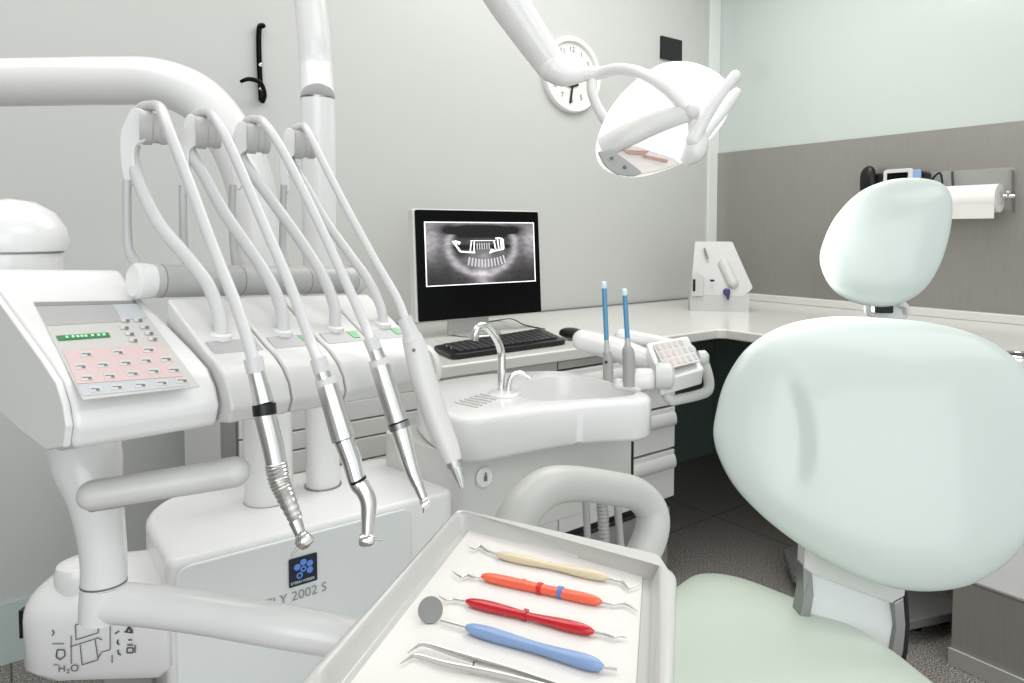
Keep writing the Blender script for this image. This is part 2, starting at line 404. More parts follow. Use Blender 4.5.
mk('grip_strip', box(xm+.03, xs0-.002, YF+.012, YF+.022, ZC-.098, ZC-.037), 'alu', t)
# right cabinet
yk = PX(952, 600, XF).y; zk = PX(1024, 605, XF).z
t = thing('wall_cabinet', (2.5, yk-.6, 0), 'white base cabinet with steel kick panel under the right worktop', 'cabinet')
mk('carcass', box(XF+.02, XR-.03, -.6, yk, zk, ZC-.036), 'cab', t)
for a, b in ((yk-.55, yk-.01), (yk-1.1, yk-.56)):
    mk('door', box(XF, XF+.02, a, b, zk+.012, ZC-.05), 'cab', t, bevel=.003)
mk('kick_panel', box(XF+.005, XR-.05, -.6, yk-.0, 0, zk), 'panel', t)
mk('kick_foot', box(XF-.006, XF+.004, -.6, yk+.004, 0, .05), 'alu', t, bevel=.002)
# thin metal stand leg seen left of the poles
mk0 = mk('metal_upright', box(XC0-.03, XC0-.005, YF+.0, YF+.03, 0, ZC-.036), 'midgrey', bevel=.002)
tag(mk0, 'slim dark metal upright at the left end of the drawer bank', 'post')

# ------------------------------------------------------------------ monitor, keyboard
base = PZ(478, 330, ZC)
TL = P(412.5, 209, 2.24); BL = P(416, 324.5, 2.24); ratio = 1.13
TR = P(537.5, 210.5, 2.24*ratio); BR = P(541, 311, 2.24*ratio)
# regularise into an upright rectangle
ex = ((TR-TL)+(BR-BL))/2; ex.z = 0; W_ = ex.length; ex.normalize(); ey = ((TL-BL)+(TR-BR))/2; H_ = ey.length; ey = (ey-ex*ey.dot(ex)).normalized()
cen = (TL+TR+BL+BR)/4; en = ex.cross(ey)
def ms(u, v_, d=0): return cen+ex*(u*W_)+ey*(v_*H_)+en*d
mon = thing('computer_monitor', (base.x, base.y, ZC), 'black all-in-one computer showing a dental x-ray, standing on the worktop', 'monitor')
def mquad(u0, u1, v0, v1, d): return [ms(u0, v0, d), ms(u1, v0, d), ms(u1, v1, d), ms(u0, v1, d)]
mk('casing', prism(rpoly(mquad(-.5, .5, -.5, .5, -.035), .008), en*.034), 'white2', mon, bevel=.003)
mk('bezel', prism(rpoly(mquad(-.485, .5, -.495, .49, -.001), .008), en*.004), 'gloss_black', mon, bevel=.001)
scr = mk('screen', (mquad(-.425, .455, -.19, .385, .0045), [(0, 1, 2, 3)]), 'xray', mon, flat=True)
scr['label'] = 'panoramic dental radiograph on the screen'
uvl = scr.data.uv_layers.new(name='UVMap')
for lp in scr.data.loops:
    co = scr.data.vertices[lp.vertex_index].co+wloc(mon)-cen
    uvl.data[lp.index].uv = ((co.dot(ex)/W_+.425)/.88, (co.dot(ey)/H_+.19)/.575)
def S(x, y, d=.0052): return ms(-.425+.88*x, -.19+.575*y, d)
fr = []
for (x0, y0, x1, y1) in ((0, 0, 1, .014), (0, .986, 1, 1), (0, 0, .009, 1), (.991, 0, 1, 1)): fr.append(([S(x0, y0), S(x1, y0), S(x1, y1), S(x0, y1)], [(0, 1, 2, 3)]))
mk('image_border', join(*fr), 'xrwhite', scr, flat=True)
def stroke(pts, w_):
    out = []
    for a, b in zip(pts[:-1], pts[1:]):
        a = V((a[0], a[1]*.65)); b = V((b[0], b[1]*.65)); n_ = (b-a).orthogonal().normalized()*w_/2
        q = [a+n_, b+n_, b-n_, a-n_]; out.append(([S(p.x, p.y/.65) for p in q], [(0, 1, 2, 3)]))
    return out
imp = stroke([(.235, .70), (.30, .53), (.43, .51)], .018)+stroke([(.25, .69), (.30, .66)], .03)+stroke([(.40, .69), (.385, .52)], .010)+stroke([(.425, .69), (.42, .52)], .010)
imp += stroke([(.39, .70), (.62, .70)], .007)+stroke([(.62, .735), (.66, .74), (.69, .72), (.695, .56), (.60, .53), (.56, .50)], .016)
imp += stroke([(.605, .70), (.62, .56)], .013)+stroke([(.64, .72), (.65, .56)], .013)+stroke([(.67, .72), (.675, .57)], .013)+stroke([(.58, .52), (.59, .56)], .03)
mk('implant_image', join(*imp), 'xrwhite', scr, flat=True)
te = []
for i in range(12):
    x = .38+i*.028; yy = .40+.0016*abs(i-5)**2; te += stroke([(x, yy), (x+(i-5)*.003, yy-.13)], .014)
for i in range(6):
    x = .45+i*.022; te += stroke([(x, .66), (x, .56)], .010)
for q_ in te: mk('tooth_image', q_, 'xrtooth', scr, flat=True)
ft = PZ(470, 331, ZC)
mk('foot', lathe(V((cen.x, cen.y, ZC))-en*.0+ex*-.02, Z, [(0, 0), (.085, 0), (.088, .003), (.085, .006), (0, .006)]), 'alu', mon)
nk0 = V((cen.x, cen.y, ZC+.004))+ex*(-.10); nb = ms(-.12, -.47, -.015)
mk('stand_neck', obox(nk0+ex*.05, ex, en, Z, .16, .012, nb.z-nk0.z+.0), 'alu', mon, bevel=.002)
mk('power_cable', tube([PZ(487, 322, ZC+.003), PZ(500, 320, ZC+.003), PZ(512, 319, ZC+.02), PZ(525, 325, ZC+.003), PZ(545, 329, ZC+.003)], .002, 8), 'black', mon)
kz = ZC+.018
kc = [PZ(432, 345, kz), PZ(541, 327, kz), PZ(567, 339, kz), PZ(453, 354, kz)]
kb = thing('computer_keyboard', (kc[0]+kc[2])/2-Z*.018, 'black wireless keyboard with silver side keys lying before the monitor', 'keyboard')
mk('body', prism(rpoly([k-Z*.017 for k in kc], .025), Z*.015), 'black', kb, bevel=.004)
def KB(u, v_, h=0): return kc[0].lerp(kc[1], u).lerp(kc[3].lerp(kc[2], u), v_)+Z*h
ks = []
for r in range(5):
    for c_ in range(16):
        u0 = .07+c_*.055; v0 = .12+r*.155
        ks.append(prism([KB(u0, v0, -.002), KB(u0+.046, v0, -.002), KB(u0+.046, v0+.125, -.002), KB(u0, v0+.125, -.002)], Z*.005))
mk('keys', join(*ks), 'keycap', kb, bevel=.0008, seg=1)['kind'] = 'stuff'
for (x, y) in ((436.5, 340), (440, 342), (443.5, 344), (447.5, 346), (452, 348), (461, 335.5), (467.5, 334.5), (481, 333), (501, 331)):
    mk('silver_key', lathe(PZ(x, y, kz), Z, [(0, -.001), (.0045, -.001), (.004, .002), (0, .0025)], 12), 'keysilver', kb)
mo = PZ(572, 333, ZC+.02)
tag(mk('computer_mouse', puff(cr([mo+V((math.cos(a)*.032, math.sin(a)*.055, -.005)) for a in [i*math.pi/5 for i in range(10)]], 3, True), Z, .022, .012, p=2.2), 'black'), 'black computer mouse right of the keyboard on the worktop', 'mouse')

# ------------------------------------------------------------------ wall things
def wc(x, y): return PY(x, y, YB)
ce = wc(570, 75); cr_ = .5*(wc(573.5, 37).z-wc(573.5, 113).z)
ck = thing('wall_clock', ce-V((0, 0, cr_)), 'round white wall clock hanging on the grey wall behind the lamp arm', 'clock')
mk('rim', lathe(ce, (0, -1, 0), [(cr_*.9, .001), (cr_, .001), (cr_, .018), (cr_*.97, .026), (cr_*.86, .026), (cr_*.84, .016), (cr_*.84, .001)], 48), 'white', ck)
mk('face', lathe(ce, (0, -1, 0), [(0, .001), (cr_*.88, .001), (cr_*.88, .012), (0, .012)], 48), 'clockface', ck)
for h in range(1, 13):
    a = math.pi/2-h*math.pi/6
    text(str(h), ce+V((math.cos(a)*cr_*.66, -.0125, math.sin(a)*cr_*.66-.011)), (1, 0, 0), Z, .034, 'mark', ck, 'numeral', align='CENTER')
for dx, dz, ww in ((-.012, -.075, .010), (.035, .012, .010), (-.03, .0, .008)):
    e_ = V((dx, 0, dz)); n_ = V((-dz, 0, dx)).normalized()*ww/2; b0 = wc(570, 87)+V((0, -.016, 0))
    mk('hand', prism([b0+n_, b0-n_, b0+e_-n_, b0+e_+n_], (0, -.002, 0)), 'black', ck)
q = [wc(660, 36), wc(680.5, 38), wc(680, 63), wc(660.5, 60.5)]
tag(mk('wall_plate', prism([(q[0].x, YB, q[2].z), (q[1].x, YB, q[2].z), (q[1].x, YB, q[0].z), (q[0].x, YB, q[0].z)], (0, -.012, 0)), 'black', bevel=.001), 'small black square plate high on the wall above the lamp', 'plate')
hk = thing('wall_hook', wc(258, 100), 'black metal coat hook screwed to the wall behind the curved arm', 'hook')
o_ = V((0, -.012, 0))
mk('back_bar', rtube([wc(260, 28)+o_*2.6, wc(258, 30)+o_, wc(258, 60)+o_, wc(260, 100)+o_], .0085), 'gloss_black', hk)
mk('curl', tube([wc(261, 102)+o_, wc(261, 96)+o_*3, wc(254, 87)+o_*6, wc(243, 83)+o_*6, wc(235, 85)+o_*5], [.009, .008, .007, .007, .005]), 'gloss_black', hk)
mk('screw', lathe(wc(258.5, 66)+o_, (0, -1, 0), [(0, 0), (.006, 0), (.006, .011), (0, .012)], 12), 'chrome', hk)
mk('screw', lathe(wc(258.5, 90)+o_, (0, -1, 0), [(0, 0), (.005, 0), (.005, .011), (0, .012)], 12), 'chrome', hk)

# steel wall: telephone and roll holder
def wr(x, y, off=0): return PX(x, y, XR-.012-off)
ph = thing('wall_telephone', wr(900, 195), 'black cordless telephone on the steel wall behind the headrest', 'telephone')
def rq(x0, y0, x1, y1, off): 
    a = wr(x0, y1, off); b = wr(x1, y0, off)
    return [V((a.x, a.y, a.z)), V((a.x, b.y, a.z)), V((a.x, b.y, b.z)), V((a.x, a.y, b.z))]
mk('cradle', prism(rpoly(rq(866, 171, 932, 196, 0), .02), (-.05, 0, 0)), 'black', ph, bevel=.006)
mk('handset', puff(cr([wr(868, 166, .06), wr(875, 170, .06), wr(876, 190, .06), wr(870, 202, .06), wr(862, 200, .06), wr(861, 175, .06)], 5, True), (-1, 0, 0), .025, .02), 'black', ph)
f_ = mk('display_frame', prism(rpoly(rq(884, 168, 914, 194, .05), .015), (-.012, 0, 0)), 'keysilver', ph, bevel=.003)
mk('display', prism(rq(887, 172, 908, 186, .062), (-.002, 0, 0)), 'gloss_black', f_)
mk('grip', prism(rpoly(rq(913, 169, 922, 194, .05), .01), (-.010, 0, 0)), 'blue', ph, bevel=.003)
rh = thing('roll_holder', wr(1000, 210), 'clear acrylic and chrome holder on the steel wall carrying a paper roll', 'holder')
mk('back_plate', prism(rq(925, 167, 1015, 212, .001), (-.004, 0, 0)), 'acrylic', rh, bevel=.001)
mk('side_plate', prism([wr(1014, 170, .005), wr(1014, 170, .005)-V((.02, 0, 0)), wr(1014, 213, .005)-V((.02, 0, 0)), wr(1014, 213, .005)], (0, .003, 0)), 'steel_d', rh)
mk('spindle', tube([wr(1015, 196, .05), wr(925, 196.5, .05)], .006, 10, 1), 'chrome', rh)
mk('tension_clip', join(tube([wr(930, 182, .01), wr(940, 173, .04), wr(943, 190, .05)], .004, 8), tube([wr(952, 172, .01), wr(953, 188, .05)], .004, 8, 1)), 'black', rh)
mk('end_boss', lathe(wr(1007, 193, .05), (0, -1, 0), [(0, 0), (.010, 0), (.007, .01), (0, .012)], 20), 'alu', rh)
rr0 = wr(1000, 198, .05); rr1 = wr(925, 200, .05); Rr = .5*(wr(998, 183.5, .05).z-wr(998, 214.5, .05).z)*.92
rl = thing('paper_roll', rr0-Z*Rr, 'white paper towel roll with a hanging sheet on the steel wall holder', 'paper roll')
dd = (rr1-rr0); dd.z = 0
mk('roll', lathe(rr0, dd, [(.022, 0), (Rr, 0), (Rr, dd.length), (.022, dd.length), (.022, 0)], 36), 'paper', rl)
mk('core', lathe(rr0+dd.normalized()*.001, dd, [(.021, 0), (.024, -.002), (.024, .03), (.008, .03)], 24), 'midgrey', rl)
zb_ = wr(998, 214.5, .05).z-.005
mk('loose_sheet', prism([rr0+V((-.0, 0, 0))+V((-Rr, 0, 0)), rr0+dd+V((-Rr, 0, 0)), V((rr0.x-Rr*.7, (rr0+dd).y, zb_-.01)), V((rr0.x-Rr*.7, rr0.y+.005, zb_-.01))], (.001, 0, 0)), 'paper', rl)

# ------------------------------------------------------------------ corner sealing machine
def dev(x, y, z): return PZ(x, y, z)
D0 = PZ(697, 311, ZC); D1 = PZ(741, 312, ZC)
dx_ = (D1-D0); dx_.z = 0; dw = dx_.length; dx_.normalize(); dn = V((dx_.y, -dx_.x, 0)); 
if dn.dot(EYE-D0) < 0: dn = -dn
dt_ = D0.xy.length if False else (D0-EYE).dot(FW)
sc = dt_/F
def dp(px, py, back=0): # point on the vertical front plane of the device, px units from its lower left
    return D0+dx_*((px-697)*sc*1.0)+Z*((312-py)*sc)-dn*back
dv = thing('sealing_machine', (D0+D1)/2-dn*.07, 'small white desktop machine with a purple knob in the worktop corner', 'machine')
mk('base', prism(rpoly([dp(690, 313), dp(747, 313), dp(747, 294), dp(690, 294)], .004), -dn*.16), 'machine', dv, bevel=.004)
mk('slanted_body', prism(rpoly([dp(690, 296, -.002), dp(742, 297, -.002), dp(750, 288, -.002), dp(732, 243, .09), dp(695, 243, .09)], .006), -dn*.08), 'machine', dv, bevel=.004)
mk('side_cheek', prism(rpoly([dp(691, 297, -.012), dp(703, 297, -.012), dp(703, 277, -.012), dp(698, 273, -.012), dp(692, 277, -.012)], .006), dn*-.03), 'machine', dv, bevel=.003)
mk('cheek_slot', prism(rpoly([dp(692.5, 292, -.014), dp(695, 292, -.014), dp(695, 280, -.014), dp(692.5, 280, -.014)], .003), dn*-.003), 'black', dv)
mk('cover_bulge', rtube([dp(731, 284, .012), dp(723, 266, .05)], .026), 'machine', dv)
mk('knob', lathe(dp(725, 292, -.004), dn, [(0, 0), (.016, 0), (.015, .014), (.010, .018), (0, .018)], 20), 'purple', dv)
mk('knob_tab', prism([dp(723, 294, -.02), dp(728, 294, -.02), dp(727, 300, -.02), dp(725.5, 300, -.02)], dn*-.004), 'purple', dv)
mk('indicator', prism([dp(709, 282, -.008), dp(713, 282, -.008), dp(713, 280, -.008), dp(709, 280, -.008)], dn*.012), 'black', dv)
mk('vent_slot', prism([dp(703.5, 249, .072), dp(705, 249, .072), dp(708.5, 260, .05), dp(707, 260, .05)], dn*.012), 'icon', dv)

# ------------------------------------------------------------------ unit base (box, poles, canister)
ZT = .745
ub = thing('dental_unit_base', (PZ(290, 530, ZT).x, PZ(290, 530, ZT).y, 0), 'large white floor cabinet of the dental unit with curved supply arm, poles and model lettering', 'dental unit')
fl = PZ(166, 563, ZT); frr = PZ(412, 500, ZT); fx = (frr-fl); fx.z = 0; fLen = fx.length; fx.normalize(); fnn = V((fx.y, -fx.x, 0))
bodyp = [fl, frr, frr+fx*.085+fnn*.008, frr+fx*.09-fnn*.23, fl+fx*.05-fnn*.27, fl-fx*.0-fnn*.20]
bp = rpoly(bodyp, [.022, .012, .03, .04, .04, .04], 8)
bc = sum(bp, V((0, 0, 0)))/len(bp)
rings = []
for k in range(7):
    a = k/6*math.pi/2; ins = .012*(1-math.sin(a)); h = .012*(1-math.cos(a))
    rings.append([p+(bc-p).normalized()*ins-Z*h for p in bp])
rings.append([V((p.x, p.y, .12)) for p in bp]); rings.append([V((p.x, p.y, 0))+(bc-p).normalized()*.03 for p in bp])
mk('body', loft(rings), 'white', ub, ang=50)
pf = fl+fnn*.003
def fp(x, y, o=0): return PL(x, y, pf+fnn*o, fnn)
c0 = fp(180, 570); c1 = fp(403, 512)
zt_ = PZ(180, 565, ZT-.028).z
dr = [V((p.x, p.y, z_)) for p, z_ in ((fl+fx*.010, .1), (frr-fx*.004, .1), (frr-fx*.004, ZT-.009), (fl+fx*.010, ZT-.009))]
fd = mk('front_panel', prism(rpoly(dr, .022, 8), fnn*.006), 'door', ub, bevel=.003)
fd['label'] = 'pale grey front panel with model lettering'
up_ = Z
L0 = fp(289, 588, .0045); L1 = fp(317, 581, .0045); lw = (L1-L0).length
lg = mk('brand_plate', prism(rpoly([L0, L0+fx*lw, L0+fx*lw+Z*lw*1.0, L0+Z*lw*1.0], .002), fnn*.0015), 'logo', fd)
lo = L0+fnn*.0025
cs = []
for (u, v_) in ((.5, .80), (.73, .70), (.73, .46), (.28, .68)):
    cs.append(disc(lo+fx*lw*u+Z*lw*v_, fx, Z, lw*.115, 16))
cs.append(annulus(lo+fx*lw*.50+Z*lw*.56, fx, Z, lw*.05, lw*.11, 16)); cs.append(annulus(lo+fx*lw*.36+Z*lw*.36, fx, Z, lw*.06, lw*.115, 16))
mk('flower_emblem', join(*cs), 'logoblue', lg, flat=True)
text('STERN WEBER', lo+fx*lw*.04+Z*lw*.10, fx, Z, lw*.132, 'logolite', lg, bold=.02)
T1 = fp(327, 590, .004)
text('FLY 2002 S', T1, fx, Z, .0205, 'letter', fd, align='RIGHT')
# canister
ca = PZ(95, 570, ZT-.02)
cfl = P(22, 560, .98); 
cpts = [P(20, 600, .97), P(165, 600, .98), P(165, 560, 1.12), P(60, 560, 1.14)]
zc1 = .705
cp4 = [PZ(4, 598, zc1), PZ(168, 592, zc1), PZ(172, 555, zc1), PZ(70, 553, zc1)]
cp4 = [V((p.x, p.y, zc1)) for p in cp4]
ox = (cp4[1]-cp4[0]).normalized(); on = V((ox.y, -ox.x, 0))
cq = rpoly([cp4[0], cp4[1], cp4[1]-on*.17, cp4[0]-on*.15+ox*.0], [.06, .01, .01, .06], 10)
cc = sum(cq, V((0, 0, 0)))/len(cq)
rings = []
for k in range(8):
    a = k/7*math.pi/2; ins = .045*(1-math.sin(a)); h = .045*(1-math.cos(a))
    rings.append([p+(cc-p).normalized()*ins-Z*h for p in cq])
zbm = PL(60, 688, cp4[0], on).z
rings.append([V((p.x, p.y, zbm+.02)) for p in cq]); rings.append([V((p.x, p.y, zbm))+(cc-p).normalized()*.02 for p in cq])
can = mk('water_unit', loft(rings), 'white', ub, ang=50)
can['label'] = 'rounded white water container housing with printed diagram'
mk('bracket', box(cc.x-.03, cc.x+.03, cc.y-.03, cc.y+.03, 0, zbm+.01), 'midgrey', ub)
kp = PZ(80, 578, zc1+.002)
mk('filler_cap', lathe(kp-Z*.01, Z, [(0, 0), (.03, 0), (.032, .02), (.028, .032), (.018, .037), (0, .038)]), 'white', can)
bk = P(23, 607, .99)
mk('black_catch', obox(PL(25, 636, cp4[0]-on*.05, on), ox, on, Z, .008, .012, .04), 'black', can)
def cpx(x, y): return PL(x, y, cp4[0]+on*.0025, on)
st = []
def ln(pts, ww=.0012):
    for a, b in zip(pts[:-1], pts[1:]):
        a = cpx(*a); b = cpx(*b); d_ = (b-a)
        if d_.length < 1e-6: continue
        s_ = on.cross(d_).normalized()*ww/2; st.append(([a+s_, b+s_, b-s_, a-s_], [(0, 1, 2, 3)]))
ln([(75, 625), (90, 622), (98, 624), (98, 633), (76, 640), (75, 625)]); ln([(70, 647), (98, 638), (102, 640)]); ln([(80, 645), (82, 665), (98, 660), (95, 640)]); ln([(71, 636), (71, 664)])
ln([(103, 622), (110, 621), (110, 650), (102, 652), (98, 658)]); ln([(112, 655), (112, 663)]); ln([(52, 644), (64, 644)]); ln([(53, 665), (58, 665)])
ln([(57, 650), (64, 650), (65, 656), (60, 660), (56, 657), (57, 650)], .0016); ln([(115, 634), (119, 631)], .002); ln([(118, 640), (117, 643), (119, 645)], .002); ln([(118, 650), (118, 654), (121, 655)], .002)
ln([(126, 622), (132, 632)], .003); ln([(132, 622), (126, 632)], .003); ln([(124, 632), (133, 633)], .0018); ln([(128, 640), (132, 640)], .002); ln([(127, 645), (133, 645)], .0018); ln([(127, 648), (133, 648), (133, 653), (127, 653), (127, 648)], .0018); ln([(135, 645), (135, 653)], .0015)
ln([(52, 630), (54, 633), (52, 636)], .0015)
mk('printed_diagram', join(*st), 'mark', can, flat=True)
text('H\u2082O', cpx(58, 672), ox, Z, .014, 'mark', can)
# poles
pd = 1.18
pb = PZ(268.5, 499, ZT); dpb = (pb-EYE).dot(FW)
pth = [V((pb.x, pb.y, ZT-.002)), P(268.4, 470, dpb), P(267, 400, dpb), P(264, 300, dpb), P(259, 235, dpb), P(249, 180, dpb), P(229, 135, dpb), P(200, 100, dpb), P(160, 83, dpb), P(110, 81, dpb), P(40, 82, dpb), P(-40, 83, dpb), P(-160, 84, dpb)]
mk('supply_arm', tube(pth, 23.5*dpb/F, 28, 8), 'white', ub)
mk('pole_base_shadow', lathe(V((pb.x, pb.y, ZT-.001)), Z, [(.030, 0), (.0405, .0), (.0405, .002), (.030, .002)]), 'midgrey', ub)  # flush grey ring, paints the thin shadow where the post meets the top
p2 = PZ(323, 485, ZT); d2 = (p2-EYE).dot(FW)
lamp = thing('operating_lamp', (p2.x, p2.y, ZT), 'white overhead dental lamp on a tall curved pole behind the monitor', 'lamp')
zr = P(317, 102, d2).z
mk('lower_pole', tube([V((p2.x, p2.y, ZT-.002)), V((p2.x, p2.y, zr))], 16.5*d2/F, 28, 1), 'white', lamp)
mk('pole_joint', lathe(V((p2.x, p2.y, zr-.002)), Z, [(.02, 0), (.0296, 0), (.0296, .0035), (.02, .0035)]), 'steel_d', lamp)
mk('pole_foot', lathe(V((p2.x, p2.y, ZT-.002)), Z, [(.02, 0), (.0325, 0), (.0325, .004), (.02, .004)]), 'steel_d', lamp)
dl = 1.62
V0 = V((p2.x, p2.y, zr+.004))
up1 = [V0, P(316, 70, d2), P(314, 40, d2), P(311, 8, d2), P(307, -30, d2), P(304, -80, d2), P(320, -150, d2+.02), P(370, -190, d2+.12), P(430, -140, d2+.25), P(472, -60, dl-.05)]
mk('upper_pole', tube(up1, [.0290, .0288, .0285, .028, .028, .027, .027, .027, .029, .033], 24), 'white', lamp)
mk('pole_screw', lathe(P(314, 87, d2-.03), -FW, [(0, 0), (.004, 0), (.003, .004), (0, .004)], 12), 'steel_d', lamp)
mk('spring_arm', tube([P(472, -60, dl-.03), P(502, -8, dl), P(526, 29, dl+.02), P(553, 68, dl+.04)], [.049, .048, .043, .037], 24, 6), 'white', lamp, ang=50)
mk('arm_cap', rtube([P(552, 68, dl+.03), P(566, 75, dl+.03), P(588, 74, dl+.03)], [.034, .028, .014]), 'white', lamp)
dm = dl+.03
mk('yoke', join(tube([P(583, 74, dm), P(600, 73, dm-.01), P(618, 69, dm-.05), P(640, 73, dm-.10), P(664, 87, dm-.13), P(686, 108, dm-.135)], [.018, .015, .0135, .0135, .0135, .015], 16),
     tube([P(592, 78, dm), P(592, 92, dm), P(598, 108, dm+.02), P(607, 122, dm+.03)], [.012, .012, .012, .014], 16)), 'white', lamp)
mk('pivot_knob', rtube([P(690, 112, dm-.13), P(684, 112, dm-.09)], [.022, .026]), 'white2', lamp)
ol = [(606, 117), (620, 97), (640, 79), (661, 67), (682, 64.5), (703, 69), (722, 80), (731, 96), (726, 118), (712, 137), (695, 150), (682, 163), (644, 176), (618, 175), (600, 165), (596, 145)]
ol3 = cr([P(x, y, dm-.02+(118-y)*.0006-(660-x)*.0006) for x, y in ol], 5, True)
ln_ = (-FW+UP*.25-RT*.1).normalized()
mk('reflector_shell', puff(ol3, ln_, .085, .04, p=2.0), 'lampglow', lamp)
mk('front_bar', tube([P(690, 113, dm-.135), P(660, 121, dm-.14), P(628, 135, dm-.135), P(602, 149, dm-.115)], [.018, .024, .026, .026], 16, flat=.5, up=UP), 'white2', lamp)
wd = dm-.125
mk('lens_window', prism([P(604, 153, wd), P(636, 146, wd-.005), P(672, 158, wd-.01), P(680, 164, wd), P(660, 171, wd), P(628, 177, wd), P(612, 170, wd)], -FW*.004), 'window', lamp, bevel=.002)
mk('amber_filter', prism([P(622, 150, wd-.012), P(649, 151, wd-.014), P(645, 155, wd-.014), P(628, 154, wd-.012)], -FW*.003), 'amber', lamp)
mk('amber_strip', prism([P(645, 155, wd-.012), P(668, 160, wd-.012), P(667, 163, wd-.012), P(642, 157, wd-.012)], -FW*.002), 'amber', lamp)
mk('switch_plate', prism(rpoly([P(597, 152, wd-.012), P(612, 150, wd-.014), P(642, 173, wd-.014), P(634, 177, wd-.012), P(616, 175, wd-.012), P(604, 166, wd-.012)], .006), -FW*.008), 'grey', lamp, bevel=.003)
for x, y in ((612, 158), (625, 167)): mk('switch', lathe(P(x, y, wd-.024), -FW, [(0, 0), (.004, 0), (.003, .004), (0, .004)], 10), 'icon', lamp)
mk('chin_guard', tube([P(693, 120, dm-.13), P(698, 138, dm-.13), P(694, 152, dm-.13), P(684, 163, dm-.12)], [.012, .022, .024, .012], 14), 'white', lamp)
mk('grip_handle', rtube([P(694, 140, dm-.14), P(703, 122, dm-.15), P(719, 96, dm-.16), P(735, 76, dm-.16)], [.018, .013, .0125, .0125]), 'white', lamp)
mk('grip_handle', rtube([P(697, 142, dm-.11), P(710, 127, dm-.11), P(724, 110, dm-.11), P(736, 93, dm-.11)], [.016, .012, .0115, .0115]), 'white', lamp)

# ------------------------------------------------------------------ basin unit
ZS = .885
def zs_(pts, z=ZS): return [PZ(x, y, z) for x, y in pts]
outp = [(417, 392), (425, 384), (450, 378), (500, 372), (560, 370), (600, 377), (630, 387), (648, 392), (651, 397), (640, 400), (600, 402), (560, 406), (510, 413), (475, 418), (452, 416), (430, 405)]
out3 = cr(zs_(outp), 6, True)
bowl = [(520, 386), (536, 379), (560, 376), (590, 378), (618, 385), (636, 393), (618, 397), (585, 399), (548, 401), (526, 399), (517, 393)]
bw3 = cr(zs_(bowl), 6, True); bcn = sum(bw3, V((0, 0, 0)))/len(bw3)
def byang(poly, c, n=72):
    out = []
    for k in range(n):
        a = 2*math.pi*k/n; d_ = V((math.cos(a), math.sin(a))); best = None
        for i in range(len(poly)):
            p = (poly[i]-c).xy; q_ = (poly[(i+1) % len(poly)]-c).xy; e = q_-p; den = d_.x*e.y-d_.y*e.x
            if abs(den) < 1e-12: continue
            t = (p.x*e.y-p.y*e.x)/den; s_ = (p.x*d_.y-p.y*d_.x)/den
            if t > 0 and -1e-6 <= s_ <= 1+1e-6 and (best is None or t > best): best = t
        out.append(V((c.x+d_.x*best, c.y+d_.y*best, c.z)))
    return out
R0 = byang(out3, bcn, 120); R1 = byang(bw3, bcn, 120)
oc = sum(R0, V((0, 0, 0)))/len(R0)
def inset(r, k, c=None): c = c or oc; return [p+(c-p).normalized()*k for p in r]
def dz(r, h): return [p-Z*h for p in r]
bs = thing('spittoon_unit', (oc.x, oc.y, 0), 'white ceramic rinsing basin on a pale pedestal cabinet behind the oval armrest', 'basin')
rings = [dz(inset(R0, .03), .083), dz(inset(R0, .012), .080), dz(R0, .070), dz(R0, .012), dz(inset(R0, .002), .005), dz(inset(R0, .008), .001), dz(inset(R0, .014), 0), R1]
for k in range(1, 7):
    a = k/6*math.pi/2; s = .10+.88*math.cos(a)**.55; rings.append([bcn+(p-bcn)*s-Z*(.004+.085*math.sin(a)) for p in R1])
mk('basin', loft(rings), 'white', bs, ang=50)
bx = (PZ(645, 423, ZS-.07)-PZ(470, 462, ZS-.07)); bx.z = 0; bx.normalize(); bn = V((bx.y, -bx.x, 0))
b0 = PZ(466, 462, ZS-.08); b0 = V((b0.x, b0.y, 0)); b1x = PL(637, 480, b0, bn); bl = (b1x-b0).dot(bx)
ZD = .645
mk('pedestal', prism(rpoly([b0+Z*ZD-bn*.015, b0+bx*bl+Z*ZD-bn*.015, b0+bx*(bl-.02)-bn*.26+Z*ZD, b0-bx*.05-bn*.24+Z*ZD], [.03, .004, .03, .03]), Z*(ZS-.075-ZD)), 'pedestal', bs, bevel=.003)
mk('pedestal_edge', prism([b0+bx*(bl-.002)+Z*ZD-bn*.014, b0+bx*(bl+.004)+Z*ZD-bn*.014, b0+bx*(bl+.002)-bn*.2+Z*ZD, b0+bx*(bl-.006)-bn*.2+Z*ZD], Z*(ZS-.085-ZD)), 'black', bs)
mk('support_column', prism(rpoly([b0+bx*.0-bn*.06, b0+bx*.13-bn*.06, b0+bx*.13-bn*.2, b0-bx*.0-bn*.2], .03), Z*(ZD+.01)), 'pedestal', bs)
mk('foot', prism(rpoly([b0-bx*.03-bn*.02, b0+bx*.2-bn*.02, b0+bx*.2-bn*.26, b0-bx*.03-bn*.26], .04), Z*.05), 'grey', bs, bevel=.01)
bt = PL(484.5, 477, b0-bn*.014, bn)
g = mk('push_button', lathe(bt, bn, [(0, 0), (.019, 0), (.019, .003), (.016, .005), (.015, .003), (0, .003)]), 'door', bs)
mk('button_icon', join(obox(bt+bn*.0045-Z*.006, bx, bn, Z, .006, .001, .010), obox(bt+bn*.0045+Z*.005, bx, bn, Z, .003, .001, .004)), 'icon', g)
gl = []
for i in range(6):
    a = PZ(456+i*6, 399+i*-.6, ZS+.0015); b = PZ(476+i*5.2, 404-i*.9, ZS+.0015)
    a = PZ(455+i*5, 402-i*1.6, ZS+.0015); b = PZ(478+i*4.5, 407-i*1.9, ZS+.0015)
    gl.append(tube([a, b], .002, 8, 1))
mk('drain_ribs', join(*gl), 'white2', bs)
fb = PZ(504, 395, ZS)
